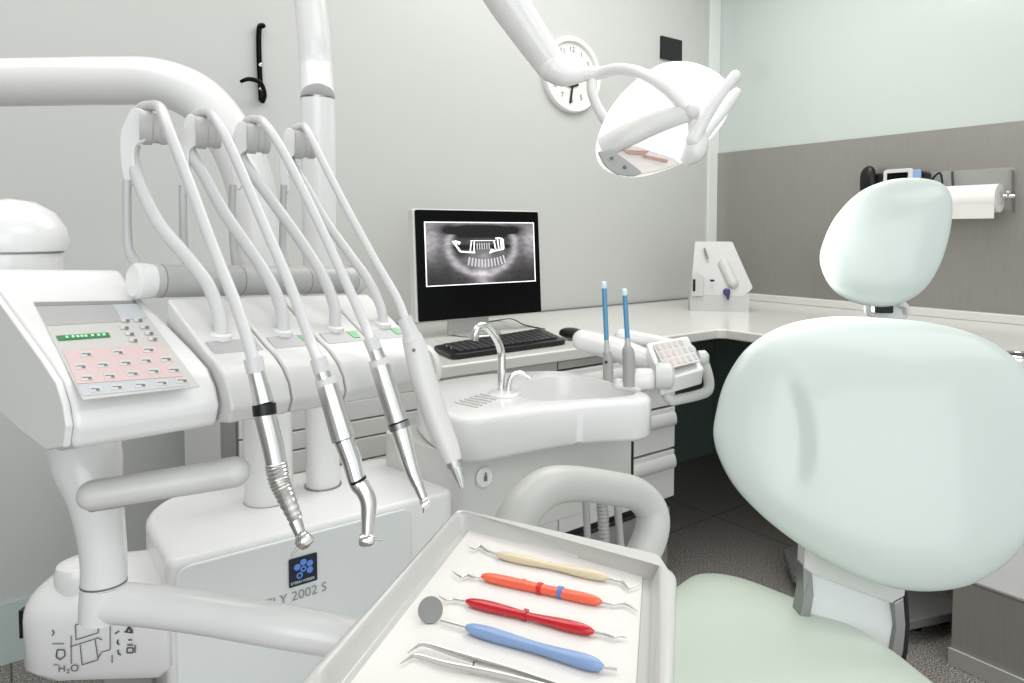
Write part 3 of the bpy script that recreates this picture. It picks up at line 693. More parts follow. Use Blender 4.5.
mk('tap_base', lathe(fb-Z*.003, Z, [(0, 0), (.031, 0), (.031, .006), (.026, .010), (0, .011)]), 'white', bs)
df = (PZ(502, 393, ZS)-EYE).dot(FW)
mk('cup_filler', tube([P(501, 393, df), P(501.5, 370, df), P(501, 352, df), P(496, 338, df-.01), P(488, 328, df-.02), P(481, 326, df-.03), P(476, 330, df-.04), P(474, 340, df-.04)], 4*df/F, 16), 'chrome', bs)
mk('bowl_rinser', tube([P(508, 393, df-.01), P(508.5, 385, df-.01), P(511, 377, df-.01), P(517, 373, df-.01), P(523, 374, df-.01), P(530, 378.5, df-.01)], [.0065, .0065, .006, .005, .005, .0045], 14), 'chrome', bs)

# suction arm assembly
ds = 1.42
sa = thing('assistant_arm', P(640, 400, ds), 'white assistant arm with button pad and loop handle above the basin', 'dental arm')
mk('arm_body', rtube([P(583, 340, ds+.14), P(618, 350, ds+.11), P(650, 362, ds+.07)], [.024, .027, .024], flat=1.2), 'white', sa)
mk('rear_arm', rtube([P(622, 336, ds+.16), P(665, 345, ds+.14), P(688, 352, ds+.08)], [.017, .018, .018]), 'white', sa)
pa = [P(646, 343, ds+.05), P(688, 335.5, ds+.08), P(704, 363, ds-.04), P(661, 374, ds-.07)]
pn = (pa[1]-pa[0]).cross(pa[3]-pa[0]).normalized()
if pn.dot(EYE-pa[0]) < 0: pn = -pn
mk('pad_housing', prism(rpoly([pa[0]+pn*.0, pa[1], pa[2]+UP*-.012, pa[3]+UP*-.014], .008), -pn*.035), 'white', sa, bevel=.005)
def pq(u, v_, h=0): return pa[0].lerp(pa[1], u).lerp(pa[3].lerp(pa[2], u), v_)+pn*h
kp_ = mk('button_pad', prism(rpoly([pq(.12, .1, .0005), pq(.94, .1, .0005), pq(.94, .93, .0005), pq(.12, .93, .0005)], .003), pn*.001), 'memb', sa)
for r in range(3):
    for c_ in range(6):
        if r == 0 and c_ == 5: continue
        u = .20+c_*.135; v_ = .24+r*.27; w2 = .035; h2 = .09
        mk('pad_button', prism([pq(u-w2, v_-h2, .0018), pq(u+w2, v_-h2, .0018), pq(u+w2, v_+h2, .0018), pq(u-w2, v_+h2, .0018)], pn*.0008), 'padpink' if c_ < 4 else 'lav', kp_)
mk('pad_front', rtube([P(655, 380, ds-.03), P(680, 376, ds-.03), P(698, 370, ds-.02)], [.016, .014, .012]), 'white2', sa)
hp = [P(700, 358, ds+.0), P(705, 366, ds), P(709, 382, ds), P(707, 391, ds-.005), P(698, 395, ds-.01), P(680, 399, ds-.02), P(671, 400, ds-.03), P(666, 393, ds-.03), P(664, 382, ds-.03)]
mk('loop_handle', tube(hp, 5.2*ds/F, 14), 'white2', sa)
mk('pivot', lathe(P(703, 358, ds), RT, [(0, -.01), (.015, -.01), (.016, .004), (.010, .01), (0, .01)]), 'white2', sa)
mk('joint_knuckle', lathe(P(634, 379, ds-.04), RT*1-FW*.1, [(0, 0), (.020, 0), (.022, .01), (.022, .032), (.018, .04), (0, .04)]), 'white', sa)
mk('joint_knuckle', lathe(P(655, 376, ds-.05), RT*1-FW*.1, [(0, 0), (.024, 0), (.027, .008), (.026, .03), (.018, .036), (0, .036)]), 'white2', sa)
mk('tip_holder', rtube([P(618, 384, ds-.04), P(637, 387, ds-.045)], .012), 'white', sa)
for i, (x0, y0, x1, y1, xt, yt, yb, lab) in enumerate(((608, 380, 607, 352, 604, 284, 345, 'slimmer suction tube with blue tip standing left above the basin'), (629, 386, 628, 352, 624.5, 291, 345, 'thicker suction tube with blue tip standing nearest the button pad'))):
    s_ = thing('suction_tube', P(x0, y0, ds-.05), lab, 'suction tube')
    dd_ = ds-.05; w3 = (5.2, 6.4)[i]*dd_/F
    if i == 0: mk('handle', tube([P(x0, y0, dd_), P(x0, 362, dd_), P(x1, 352, dd_)], [w3, w3, w3*.85], 18, 4), 'grey', s_)
    else: mk('handle', tube([P(x0, y0, dd_), P(x0, 360, dd_), P(x1, 350, dd_), P(x1, 346, dd_)], [w3, w3, w3*.9, w3*.55], 18, 4), 'grey', s_)
    mk('adapter', tube([P(x1, 353, dd_), P(x1-.5, 338, dd_)], [w3*.6, w3*.45], 14, 1), 'hose', s_)
    mk('tip', tube([P(x1-.5, 340, dd_), P(xt, yt, dd_)], 2.5*dd_/F, 12, 1), 'straw', s_)['label'] = 'blue plastic tip'
    mk('tip_end', rtube([P(xt+.1, yt+3, dd_), P(xt, yt, dd_)], 2.9*dd_/F, 12), 'strawcap', s_)
    if i == 0: mk('switch', lathe(P(606, 362, dd_-.012), -FW, [(0, 0), (.003, 0), (.003, .003), (0, .003)], 10), 'black', s_)
# hanging hoses behind loop
for (x0, x1, r, m_, rip, lab) in ((585, 589, 3.6, 'hose', 0, 'smooth grey hose hanging leftmost seen through the armrest loop'), (601, 606, 5.6, 'grey', .07, 'thick corrugated grey suction hose seen through the armrest loop'), (616, 622, 3.8, 'hose', 0, 'smooth grey hose just right of the corrugated suction hose')):
    dd_ = 1.24
    pp = [P(x0, 492, dd_), P((x0+x1)/2, 525, dd_), P(x1, 570, dd_), P(x1+4, 640, dd_), P(x1-10, 700, dd_)]
    tag(mk('suction_hose', tube(pp, r*dd_/F, 14, 40 if rip else 8, ripple=rip, rcount=2), 'grey', ang=60), lab, 'hose')

# ------------------------------------------------------------------ patient chair
ch = thing('dental_chair', (PZ(850, 640, .1).x, PZ(850, 640, .1).y, 0), 'mint green upholstered dental chair with rounded backrest and oval headrest', 'dental chair')
bo = [(714, 440), (717, 408), (727, 377), (748, 347), (783, 326), (830, 317), (880, 318), (930, 323), (975, 335), (1012, 357), (1036, 392), (1046, 440), (1040, 500), (1020, 548), (984, 578), (945, 590), (900, 589), (852, 574), (800, 545), (757, 511), (729, 478)]
bcd = 1.17
bnrm = (-az(0)*.97-az(90)*.22+Z*.30).normalized()
bcen = P(880, 455, bcd)
bo3 = cr([PL(x, y, bcen, bnrm) for x, y in bo], 10, True)
def dent(o, c, u, w_, ru, rw, depth, ridge=0):
    off = wloc(o)
    for v_ in o.data.vertices:
        p = v_.co+off-c
        if p.dot(bnrm) < -.03: continue
        a_ = p.dot(u); b_ = p.dot(w_); a2 = a_-.012*(1-(b_/rw)**2)
        g = math.exp(-(b_/rw)**4)
        v_.co += bnrm*(-depth*math.exp(-(a2/ru)**2)+ridge*math.exp(-((a2-ru*1.5)/ru)**2))*g
bk_ = mk('backrest', puff(bo3, bnrm, .035, .05, p=2.6, rings=36), 'mint', ch, ang=80)
bu = (RT-bnrm*RT.dot(bnrm)).normalized(); bw_ = bnrm.cross(bu)
dent(bk_, PL(787, 430, bcen, bnrm), bu, bw_, .022, .085, .006, .0035)
ho = [(820, 262), (824, 240), (836, 216), (858, 193), (885, 181), (912, 178), (935, 181), (948, 190), (952, 208), (949, 235), (940, 264), (925, 288), (905, 302), (880, 307), (850, 301), (830, 286)]
hcen = P(887, 243, 1.27); hn = (-az(0)*.95-az(90)*.28+Z*.12).normalized()
ho3 = cr([PL(x, y, hcen, hn) for x, y in ho], 5, True)
hd = mk('headrest', puff(ho3, hn, .03, .035, p=2.4, rings=16), 'mint', ch, ang=80)
hm = mk('headrest_mount', join(tube([P(868, 303, 1.29), P(868, 312, 1.30), P(876, 316, 1.30), P(896, 318, 1.30), P(905, 315, 1.30), P(905, 306, 1.29), P(898, 303, 1.28)], .006, 12), obox(P(885, 325, 1.31), RT, FW, UP, .05, .03, .05)), 'white2', ch, bevel=.001)
mk('mount_pad', obox(P(884, 313, 1.29), RT, FW, UP, .03, .012, .014), 'black', hm, bevel=.002)
# seat cushion
sz = .53
so = [(676, 590), (700, 577), (735, 580), (780, 596), (825, 616), (870, 640), (915, 672), (960, 720), (930, 800), (820, 860), (700, 870), (600, 800), (590, 700), (630, 630)]
so3 = cr([PZ(x, y, sz-.02) for x, y in so], 5, True)
mk('seat_cushion', puff(so3, Z, .03, .07, p=2.6, rings=14), 'mint2', ch, ang=80)
# bracket between seat and back
q_ = [P(806, 548, 1.245), P(902, 582, 1.215), P(902, 662, 1.215), P(806, 628, 1.245)]
bd = 1.215
mk('back_bracket', prism([P(812, 560, bd), P(896, 592, bd-.03), P(893, 640, bd-.035), P(882, 700, bd-.05), P(800, 660, bd-.02), P(809, 620, bd-.005)], FW*.02), 'door', ch, bevel=.002)
mk('bracket_head', prism([P(805, 545, bd-.012), P(906, 583, bd-.042), P(905, 596, bd-.042), P(893, 604, bd-.042), P(814, 575, bd-.012), P(804, 568, bd-.012)], FW*.03), 'white2', ch, bevel=.002)
mk('bracket_side', prism([P(803, 565, bd-.01), P(812, 572, bd-.01), P(814, 595, bd-.01), P(810, 620, bd-.015), P(802, 665, bd-.02), P(792, 660, bd-.02), P(800, 618, bd-.015), P(804, 595, bd-.01)], FW*.035), 'steel_d', ch, bevel=.002)
mk('bracket_side', prism([P(894, 603, bd-.045), P(904, 597, bd-.045), P(906, 625, bd-.045), P(904, 650, bd-.05), P(892, 700, bd-.06), P(882, 700, bd-.06), P(891, 655, bd-.05), P(896, 628, bd-.045)], FW*.035), 'steel_d', ch, bevel=.002)
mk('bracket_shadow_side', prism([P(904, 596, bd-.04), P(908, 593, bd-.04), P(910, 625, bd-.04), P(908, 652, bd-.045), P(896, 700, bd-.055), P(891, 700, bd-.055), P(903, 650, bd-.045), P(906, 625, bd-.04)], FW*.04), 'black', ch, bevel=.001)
mk('frame_column', prism(rpoly([V((p.x, p.y, .09)) for p in (PZ(740, 640, .4), PZ(830, 690, .4), PZ(760, 790, .4), PZ(660, 700, .4))], .06), Z*.37), 'white2', ch, bevel=.01)
bpz = .075
bpl = rpoly([PZ(x, y, bpz) for x, y in ((783, 549), (800, 543), (957, 598), (953, 612), (905, 622), (792, 573))], .008)
mk('base_plate', prism(bpl, Z*-.03), 'plate', ch, bevel=.006)
for x, y in ((800, 566), (915, 619), (943, 612)):
    c_ = PZ(x, y, .03); mk('caster', lathe(V((c_.x, c_.y, .002)), Z, [(0, 0), (.018, 0), (.02, .02), (.015, .034), (0, .034)], 16), 'black', ch)
# armrest loop
da = .93
ar = [P(504, 572, da-.06), P(512, 532, da-.02), P(527, 504, da), P(549, 487, da+.02), P(577, 484, da+.05), P(610, 488, da+.09), P(636, 494, da+.12), P(651, 510, da+.13), P(652, 530, da+.12), P(642, 556, da+.10), P(628, 580, da+.06), P(608, 640, da+.02)]
mk('armrest_loop', tube(ar, [.025, .025, .024, .0235, 0.0215, .0215, .0215, .022, .0225, .0225, .023, .024], 24, 8, flat=1.15, up=FW), 'loopgrey', ch, ang=60)['label'] = 'off-white oval armrest loop'

# ------------------------------------------------------------------ delivery unit
AH = az(38.7); A = (AH-Z*.052).normalized(); B = az(-51.3)
O = P(221, 337, .72)-A*.0335
def L(px, py, a):
    r = ray(px, py); m3 = Matrix(((r.x, -B.x, 0), (r.y, -B.y, 0), (r.z, -B.z, -1)))
    rhs = O+A*a-EYE; s = m3.inverted() @ rhs
    return (s[1], s[2])
def G(a, b, z): return O+A*a+B*b+Z*z
MW = .067
du = thing('delivery_unit', G(.05, .05, -.15), 'white instrument console with sloping pink and grey control panel at the left', 'dental console')
# control housing
pr = [L(x, y, 0) for x, y in ((123, 270), (134, 287), (165, 318), (196, 349), (212, 367), (220, 386), (223.5, 405), (220, 424))]
und = [L(x, y, -.125) for x, y in ((55, 452), (28, 432), (0, 407), (-60, 352))]
bmax = und[-1][0]; 
top_dir = (V(pr[1])-V(pr[3])).normalized()
prof = [(pr[0][0]+.03, pr[0][1]-.002)]+pr+und+[(pr[0][0]+.05, und[-1][1]+.02)]
def extr(prof, a0, a1): return prism([G(a0, b, z) for b, z in prof], A*(a1-a0))
aL = -.125
mk('control_housing', extr(prof, aL, -.002), 'white', du, bevel=.006, seg=4, ang=25)
prs = [((b-.0), z) for b, z in prof]
cbz = V((sum(p[0] for p in prof)/len(prof), sum(p[1] for p in prof)/len(prof)))
mk('side_cover', extr([tuple(V(p).lerp(cbz, .03)) for p in prof], aL-.006, aL), 'white', du, bevel=.002)
# screen panel
p0 = G(0, *pr[1]); sl = (G(0, *pr[3])-p0).normalized(); tn = A.cross(sl).normalized()
if tn.z < 0: tn = -tn
def T(px, py, h=0): return PL(px, py, p0+tn*h, tn)
def TI(x, y, h=0): return T(30+x/5.689, 290+y/5.689, h)
mk('panel_surround', prism([TI(20, 70, .0002), TI(600, 62, .0002), TI(965, 552, .0002), TI(300, 630, .0002)], tn*.0009), 'memb', du)['label'] = 'membrane control panel'
pp = [o for o in du.children if o.name.startswith('panel_surround')][0]
def pquad(pts, m_, h, name, par=pp, th=.0004): return mk(name, prism([TI(x, y, h) for x, y in pts], tn*th), m_, par)
pquad([(24, 72), (600, 62), (608, 78), (34, 92)], 'midgrey', .0012, 'panel_lip')
pquad([(40, 95), (470, 84), (520, 180), (100, 205)], 'lav', .0012, 'grey_area')
pquad([(470, 84), (605, 80), (665, 160), (520, 172)], 'memblue', .0012, 'pale_area')
pquad([(183, 345), (745, 308), (868, 492), (268, 535)], 'pink', .0012, 'pink_area')
pquad([(268, 540), (868, 497), (905, 545), (300, 605)], 'memblue', .0012, 'lower_area')
pquad([(148, 262), (445, 243), (458, 267), (163, 288)], 'lcd', .0016, 'display')
for i, k in enumerate((200, 235, 262, 285, 308, 345, 380, 410)):
    pquad([(k, 266-(k-150)*.065), (k+16, 265-(k-150)*.065), (k+20, 275-(k-150)*.065), (k+4, 276-(k-150)*.065)], 'lcdtxt', .0022, 'display_character')
for x, y in ((320, 365), (500, 355), (675, 340), (290, 435), (415, 425), (545, 415), (660, 402), (775, 393), (325, 500), (455, 490), (585, 475), (705, 462), (820, 455), (370, 565), (495, 552), (630, 540), (750, 528), (865, 515), (540, 172), (612, 170), (535, 213), (650, 210), (565, 248), (675, 245), (585, 285), (695, 278)):
    big = y > 300; a_ = 38 if big else 26; b_ = 17 if big else 11
    bt_ = pquad([(x-a_, y-b_+3), (x+a_-8, y-b_), (x+a_, y+b_-3), (x-a_+8, y+b_)], 'btn', .0016, 'button', th=.0005)
    ic = [(x+4, y-5), (x+24, y-6), (x+28, y+7), (x+8, y+8)]; pquad(ic, 'icon', .0023, 'button_icon', bt_, .0002)
    if big: pquad([(x-26, y-4), (x+2, y-6), (x+4, y-3), (x-24, y-1)], 'icon', .0023, 'button_icon', bt_, .0002)
# four modules
mp = [L(x, y, MW) for x, y in ((226, 297), (265.4, 345.2), (275, 355), (283.7, 368), (290, 383), (292.9, 400), (289.2, 413))]
mb_, mz_ = mp[-1]
mprof = mp+[(mb_+.03, mz_-.004), (mb_+.10, mz_+.012), (mp[0][0]+.01, mz_+.03)]
pm0 = G(0, *mp[0]); sm = (G(0, *mp[1])-pm0).normalized(); tm = A.cross(sm).normalized()
if tm.z < 0: tm = -tm
rb, rz = L(150, 281, 0)
ports = [(221, 337), (283, 333), (335, 329), (383, 325)]
for i in range(4):
    a0 = i*MW+.0015; a1 = (i+1)*MW-.0008
    mo_ = mk('instrument_module', extr(mprof, a0, a1), 'white2' if i else 'white2', du, bevel=.003, seg=3, ang=25)
    def ms_(a, s, h): return G(a, *mp[0])+sm*s+tm*h
    Ls = (G(0, *mp[1])-G(0, *mp[0])).length
    mk('module_label', prism([ms_(a0+.006, Ls-.012, .0003), ms_(a1-.006, Ls-.012, .0003), ms_(a1-.006, Ls+.008, .0003), ms_(a0+.006, Ls+.008, .0003)], tm*.0008), 'lav', mo_)
    mk('green_mark', prism([ms_(a1-.022, Ls-.011, .0014), ms_(a1-.010, Ls-.011, .0014), ms_(a1-.010, Ls+.002, .0014), ms_(a1-.019, Ls+.002, .0014)], tm*.0003), 'greenkey', mo_)
    # cradle barrel on the front
    fb_, fz_ = mp[4]
    ctr = G((a0+a1)/2, fb_+.019, fz_-.001)
    pt = V((0, 0, 0))
    pv = PL(*ports[i], pm0, tm)
    mk('hose_port', lathe(pv-tm*.002, tm*.5+Z*.7, [(0, 0), (.011, 0), (.0105, .005), (.007, .006), (0, .006)], 20), 'white', mo_)
# round end cheek at the right
fb_, fz_ = mp[4]
cc_ = V(mp[3]).lerp(V(mp[6]), .5)+V((.016, .0))
mk('end_cheek', lathe(G(4*MW, cc_[0], cc_[1]), A, [(0, 0), (.030, 0), (.031, .006), (.026, .014), (.015, .017), (0, .018)], 28), 'white2', du)
# rail
rr_ = 16.0*.78/F
ra0 = G(-.002, rb, rz); ra1 = P(356, 284, .99)
a1_ = (ra1-ra0).dot(A)
ra1 = ra0+A*(4*MW+.005)
rd = mk('hose_rail', tube([ra0, ra1], rr_, 28, 1), 'railgrey', du)
for i in range(0, 9):
    p_ = ra0.lerp(ra1, (i+.4)/9); mk('rail_ring', lathe(p_, A, [(rr_*.9, 0), (rr_*1.015, 0), (rr_*1.015, .0012), (rr_*.9, .0012)], 28), 'midgrey' if i % 3 == 0 else 'hose', rd)
mk('rail_end', lathe(ra0+A*-.016, A, [(0, 0), (rr_*.9, 0), (rr_*1.08, .003), (rr_*1.08, .012), (rr_, .02), (0, .02)], 28), 'white', du)
mk('rail_end', lathe(ra1-A*.004, A, [(0, 0), (rr_*1.1, 0), (rr_*1.1, .010), (rr_*.8, .016), (0, .017)], 28), 'white2', du)
# swing arms
heads = [(133, 128), (189, 133), (240, 139), (288, 145)]
rods = [((140, 268), (129, 250), (127, 215), (127, 180)), ((190, 268), (184, 245), (183, 215), (183, 185)), ((238, 268), (234, 250), (232, 215), (233, 185)), ((287, 268), (283, 250), (283, 215), (284, 185))]
hdep = [.76, .81, .86, .91]
hd3 = []
for i in range(4):
    d_ = hdep[i]; s = .76/d_
    x, y = heads[i]
    arm = mk('swing_arm', tube([P(*q2, d_) for q2 in rods[i]], [.007, .005, .0045, .0045], 12), 'hose', du)
    # curved paddle
    X = lambda u, v_: P(x+u*s, y+v_*s, d_)
    if i: X = lambda u, v_: P(x+(u*.72-1)*s, y+v_*s, d_)
    ol_ = [X(-2, -19), (X(6, -20)), X(14, -14), X(16, 2), X(12, 12), X(3, 17), X(1, 28), X(3, 54), X(-8, 54), X(-13, 30), X(-13, 5), X(-8, -8)]
    pd_ = mk('paddle', prism(cr([V(k) for k in ol_], 4, True), (FW*.010-RT*.002)), 'white', arm, bevel=.002, ang=50)
    ax_ = (RT*.85+FW*.5).normalized(); ro = P(x+6*s, y-1*s, d_+.008)
    mk('roller', lathe(ro, ax_, [(0, 0), (.019, 0), (.019, .012), (.0165, .014), (.0165, .020), (.018, .022), (.017, .028), (0, .029)], 24), 'railgrey', arm)
    hd3.append((x, y, d_))
# hoses and handpieces
hr = 6.6*.72/F
specs = [
 dict(label='high-speed turbine handpiece with ribbed neck and black ring, first from the control panel', hose=[(160, 108), (168, 128), (188, 180), (214, 250), (238, 310), (254, 362)], dend=.64),
 dict(label='slim steel contra-angle handpiece with a bent neck, second from the control panel', hose=[(215, 118), (232, 150), (262, 220), (290, 285), (310, 340), (319, 362)], dend=.69),
 dict(label='steel straight-bodied handpiece with a tiny head, third from the control panel', hose=[(265, 124), (285, 155), (315, 215), (345, 280), (365, 325), (372, 345)], dend=.75),
 dict(label='white three-way air and water syringe with metal nozzle, farthest from the control panel', hose=[(307, 130), (322, 160), (345, 205), (375, 260), (398, 300), (408, 328)], dend=.80)]
loops = [
 [(221, 338), (220, 318), (208, 285), (186, 256), (160, 225), (142, 190), (133, 160), (134, 142)],
 [(283, 333), (282, 312), (272, 285), (250, 250), (224, 212), (204, 175), (192, 155), (190, 146)],
 [(335, 329), (334, 305), (322, 275), (300, 240), (275, 205), (255, 178), (243, 160), (241, 150)],
 [(383, 325), (381, 308), (368, 280), (350, 255), (325, 220), (305, 185), (293, 165), (289, 155)]]
for i, sp in enumerate(specs):
    x, y, d_ = hd3[i]; de = sp['dend']
    portd = (PL(*ports[i], pm0, tm)-EYE).dot(FW)
    hp_ = thing('dental_handpiece', P(*sp['hose'][-1], de), sp['label'], 'handpiece')
    lp = loops[i]; n_ = len(lp)
    path = [P(a, b, portd+(d_+.02-portd)*k/(n_-1)) for k, (a, b) in enumerate(lp)]
    s = .76/d_
    path += [P(x+2*s, y-10*s, d_+.03), P(x+9*s, y-20*s, d_+.02)]
    hs = sp['hose']
    path += [P(x+18*s, y-22*s, d_+.012)]+[P(a, b, d_+.005+(de-d_-.005)*(k+1)/len(hs)) for k, (a, b) in enumerate(hs)]
    r_in = hr*(1.02, 1.0, .98, .88)[i]
    k1 = len(path)
    rad = [r_in]*8+[r_in*.85]*(k1-8-len(hs))+[r_in*.82]*len(hs)
    mk('hose', tube(path, rad, 14, 8), 'hose2' , hp_)
    if i == 0:
        c = [P(253, 358, de), P(256, 372, de), P(261, 391, de-.002), P(264, 404, de-.004), P(267, 416, de-.006), P(273, 447, de-.01), P(279, 480, de-.014), P(289, 505, de-.018), P(303, 540, de-.024)]
        mk('hose_sleeve', tube(c[:2], [.0085, .0085], 20, 1), 'hose2', hp_)
        mk('coupler', tube([c[1], c[2], c[3]], [.0075, .0085, .009], 24, 4), 'steel', hp_)
        mk('black_ring', tube([c[3], P(265, 415, de-.005)], .0105, 24, 1), 'black', hp_)
        mk('body', tube([P(265, 415, de-.005), c[5], c[6]], [.0095, .0095, .0085], 24, 5), 'steel', hp_)
        mk('ribbed_neck', tube([c[6]-(c[6]-c[5])*.5, c[6], P(285, 495, de-.017), P(296, 520, de-.021)], [.0098, .0092, .008, .0062], 20, 9, ripple=.06, rcount=1), 'steel', hp_, ang=15)
        mk('neck', tube([P(295, 520, de-.02), P(302, 538, de-.024)], [.006, .0045], 16, 1), 'steel', hp_)
        mk('head', lathe(P(309, 534, de-.026), P(299, 546, de-.03)-P(309, 534, de-.026), [(0, 0), (.006, .0), (.0075, .003), (.0075, .009), (.005, .013), (0, .014)], 20), 'chrome', hp_)
        mk('bur', tube([P(300, 545, de-.03), P(291, 556, de-.033)], [.0013, .0009], 8, 1), 'steel_d', hp_)
    if i == 1:
        c = [P(318, 358, de), P(322, 372, de), P(325, 381, de), P(327, 388, de), P(344, 440, de-.01), P(357, 481, de-.016), P(365, 497, de-.02), P(368, 535, de-.024)]
        mk('hose_sleeve', tube(c[:2], [.008, .008], 20, 1), 'hose2', hp_)
        mk('coupler', tube([c[1], c[2], c[3]], [.0075, .008, .0085], 24, 3), 'steel', hp_)
        mk('collar', tube([P(325, 378, de), P(327, 385, de)], .0103, 24, 1), 'white2', hp_)
        mk('motor_body', tube([P(327, 385, de), c[4]], [.0102, .0118], 24, 3), 'steel', hp_)
        mk('body', tube([c[4], P(352, 462, de-.012), c[5], P(362, 489, de-.018)], [.0100, .0095, .0085, .0078], 24, 4), 'chrome', hp_)
        mk('ring', tube([P(357, 479, de-.016), P(358, 481.5, de-.016)], .0089, 24, 1), 'black', hp_)
        mk('neck', tube([P(360, 484, de-.017), P(368, 500, de-.02), P(368, 520, de-.023), P(367, 536, de-.026)], [.0080, .0078, .0065, .0052], 20, 6), 'steel', hp_)
        mk('head', lathe(P(360, 540, de-.028), RT, [(0, 0), (.0055, 0), (.0065, .003), (.006, .010), (.004, .013), (0, .014)], 18), 'chrome', hp_)
        mk('bur', tube([P(374, 539, de-.028), P(383, 540, de-.028)], [.0012, .0007], 8, 1), 'steel_d', hp_)
    if i == 2:
        c = [P(370, 338, de), P(375, 350, de), P(378, 358, de), P(381, 366, de), P(398, 422, de-.01), P(400, 428, de-.01), P(412, 470, de-.02), P(424, 500, de-.026)]
        mk('hose_sleeve', tube(c[:2], [.008, .008], 20, 1), 'hose2', hp_)
        mk('coupler', tube([c[1], c[2], c[3]], [.0078, .008, .0085], 24, 3), 'steel', hp_)
        mk('collar', tube([P(378, 359, de), P(380, 366, de)], .0108, 24, 1), 'white2', hp_)
        mk('motor_body', tube([P(380, 366, de), c[4]], [.0108, .0112], 24, 3), 'steel', hp_)
        mk('ring', tube([c[4], c[5]], .0114, 24, 1), 'steel_d', hp_)
        mk('body', tube([c[5], P(404, 442, de-.013), c[6], P(418, 485, de-.023)], [.0108, .0095, .0075, .006], 24, 5), 'chrome', hp_)
        mk('neck', tube([P(417, 482, de-.022), c[7]], [.006, .0042], 16, 1), 'steel', hp_)
        mk('head', lathe(P(429, 500, de-.027), P(421, 507, de-.03)-P(429, 500, de-.027), [(0, 0), (.005, 0), (.006, .004), (.005, .009), (0, .010)], 18), 'chrome', hp_)
        mk('bur', tube([P(424, 508, de-.03), P(423, 513, de-.03)], [.001, .0006], 8, 1), 'steel_d', hp_)
    if i == 3:
        mk('hose_sleeve', tube([P(404, 318, de), P(411, 334, de), P(413, 341, de)], [.0085, .0095, .0125], 20, 3), 'hose2', hp_)
        mk('body', tube([P(411, 335, de), P(416, 350, de), P(424, 380, de-.006), P(437, 420, de-.01), P(448, 448, de-.014), P(453, 461, de-.016)], [.011, .0135, .0145, .014, .0125, .0105], 24, 5), 'white2', hp_)
        mk('side_button', lathe(P(414, 350, de-.0125), -FW, [(0, 0), (.002, 0), (.002, .002), (0, .002)], 12), 'icon', hp_)
        mk('nozzle_collar', tube([P(452, 459, de-.016), P(455, 467, de-.017)], [.0095, .008], 20, 1), 'steel', hp_)
        mk('nozzle', tube([P(454.5, 465, de-.017), P(458, 475, de-.018), P(462, 488, de-.02)], [.0078, .006, .0028], 18, 3), 'chrome', hp_)
# neck, handle, joint and tray arm
dn_ = .76
mk('support_neck', tube([P(84, 440, dn_+.02), P(88, 465, dn_), P(95, 495, dn_-.01), P(101, 530, dn_-.01), P(104, 560, dn_-.01), P(104, 584, dn_-.01)], [.036, .034, .027, .0235, .0225, .0225], 26, 8), 'white', du)
mk('neck_joint', tube([P(104, 581, dn_-.01), P(104, 583, dn_-.01)], .0228, 26, 1), 'icon', du)
hh = .69
mk('handle_bar', rtube([P(93, 495, hh-.01), P(150, 486, hh), P(200, 478, hh+.01), P(234, 472, hh+.015)], [.0145, .0145, .015, .0155]), 'white2', du)['label'] = 'grey-white round pull handle'
mk('handle_web', tube([P(92, 500, hh+.02), P(140, 494, hh+.02), P(215, 482, hh+.025)], [.012, .010, .006], 14), 'grey', du)
mk('joint_dome', lathe(P(12, 276, .80), Z, [(0, -.03), (.050, -.03), (.051, 0), (.050, .026), (.048, .027), (.055, .029), (.058, .038), (.055, .055), (.044, .073), (.025, .085), (0, .089)], 40), 'white', du)
mk('dome_seam', lathe(P(12, 276, .80)+Z*.0265, Z, [(.04, 0), (.0515, 0), (.0515, .0015), (.04, .0015)], 40), 'midgrey', du)

ZTR = .87
tr = thing('instrument_tray', PZ(500, 620, ZTR), 'white moulded instrument tray on its swinging arm in the foreground', 'tray')
to = [PZ(x, y, ZTR) for x, y in ((457, 508), (677, 568), (672, 760), (282, 700))]
# straight sides: extend
ti = [PZ(x, y, ZTR-.018) for x, y in ((461, 528), (654, 576), (650, 745), (320, 703))]
RO = rpoly(to, [.022, .022, .03, .03], 8); RI = rpoly(ti, [.012, .012, .02, .02], 8)
RI2 = [p+Z*.018+(p-sum(RI,V((0,0,0)))/len(RI)).normalized()*.004 for p in RI]
tc_ = sum(RO, V((0, 0, 0)))/len(RO)
ot = lambda r, k, h: [p+(tc_-p).normalized()*k+Z*h for p in r]
rings = [ot(RO, .020, -.030), ot(RO, .006, -.026), ot(RO, .0, -.014), ot(RO, .0, -.004), ot(RO, .0015, -.001), ot(RO, .005, .0), ot([p for p in RI2], -.006, .001), ot(RI2, -.002, -.001), ot(RI2, .0, -.005), ot(RI, .003, -.001), ot(RI, .006, -.002)]
mk('tray_shell', loft(rings), 'traymat', tr, ang=60)
mk('tray_arm', tube([P(96, 603, dn_-.01), P(130, 604, dn_-.012), P(200, 612, dn_-.02), P(280, 626, dn_-.03), P(360, 640, dn_-.025), P(430, 652, dn_-.01)], [.0215, .021, .0215, .0215, .0205, .018], 24, 8), 'white', tr)
mk('arm_joint', tube([P(104, 584, dn_-.01), P(103, 600, dn_-.01), P(101, 618, dn_-.01)], [.0225, .023, .0215], 26, 4), 'white', tr)
mk('arm_foot', tube([P(430, 652, dn_-.01), PZ(470, 640, ZTR-.058), PZ(480, 625, ZTR-.052)], [.02, .02, .02], 20), 'white', tr)
ZP = ZTR-.0205
pp_ = [PZ(x, y, ZP+.002) for x, y in ((470, 530), (643, 568), (634, 720), (350, 684))]
tag(mk('tray_liner', prism(rpoly(pp_, .001, 2), Z*.0006), 'paper'), 'white paper liner lying inside the instrument tray', 'paper')
ZI = ZP+.0026
def I(x, y, h=.0045): return PZ(x, y, ZI+h)
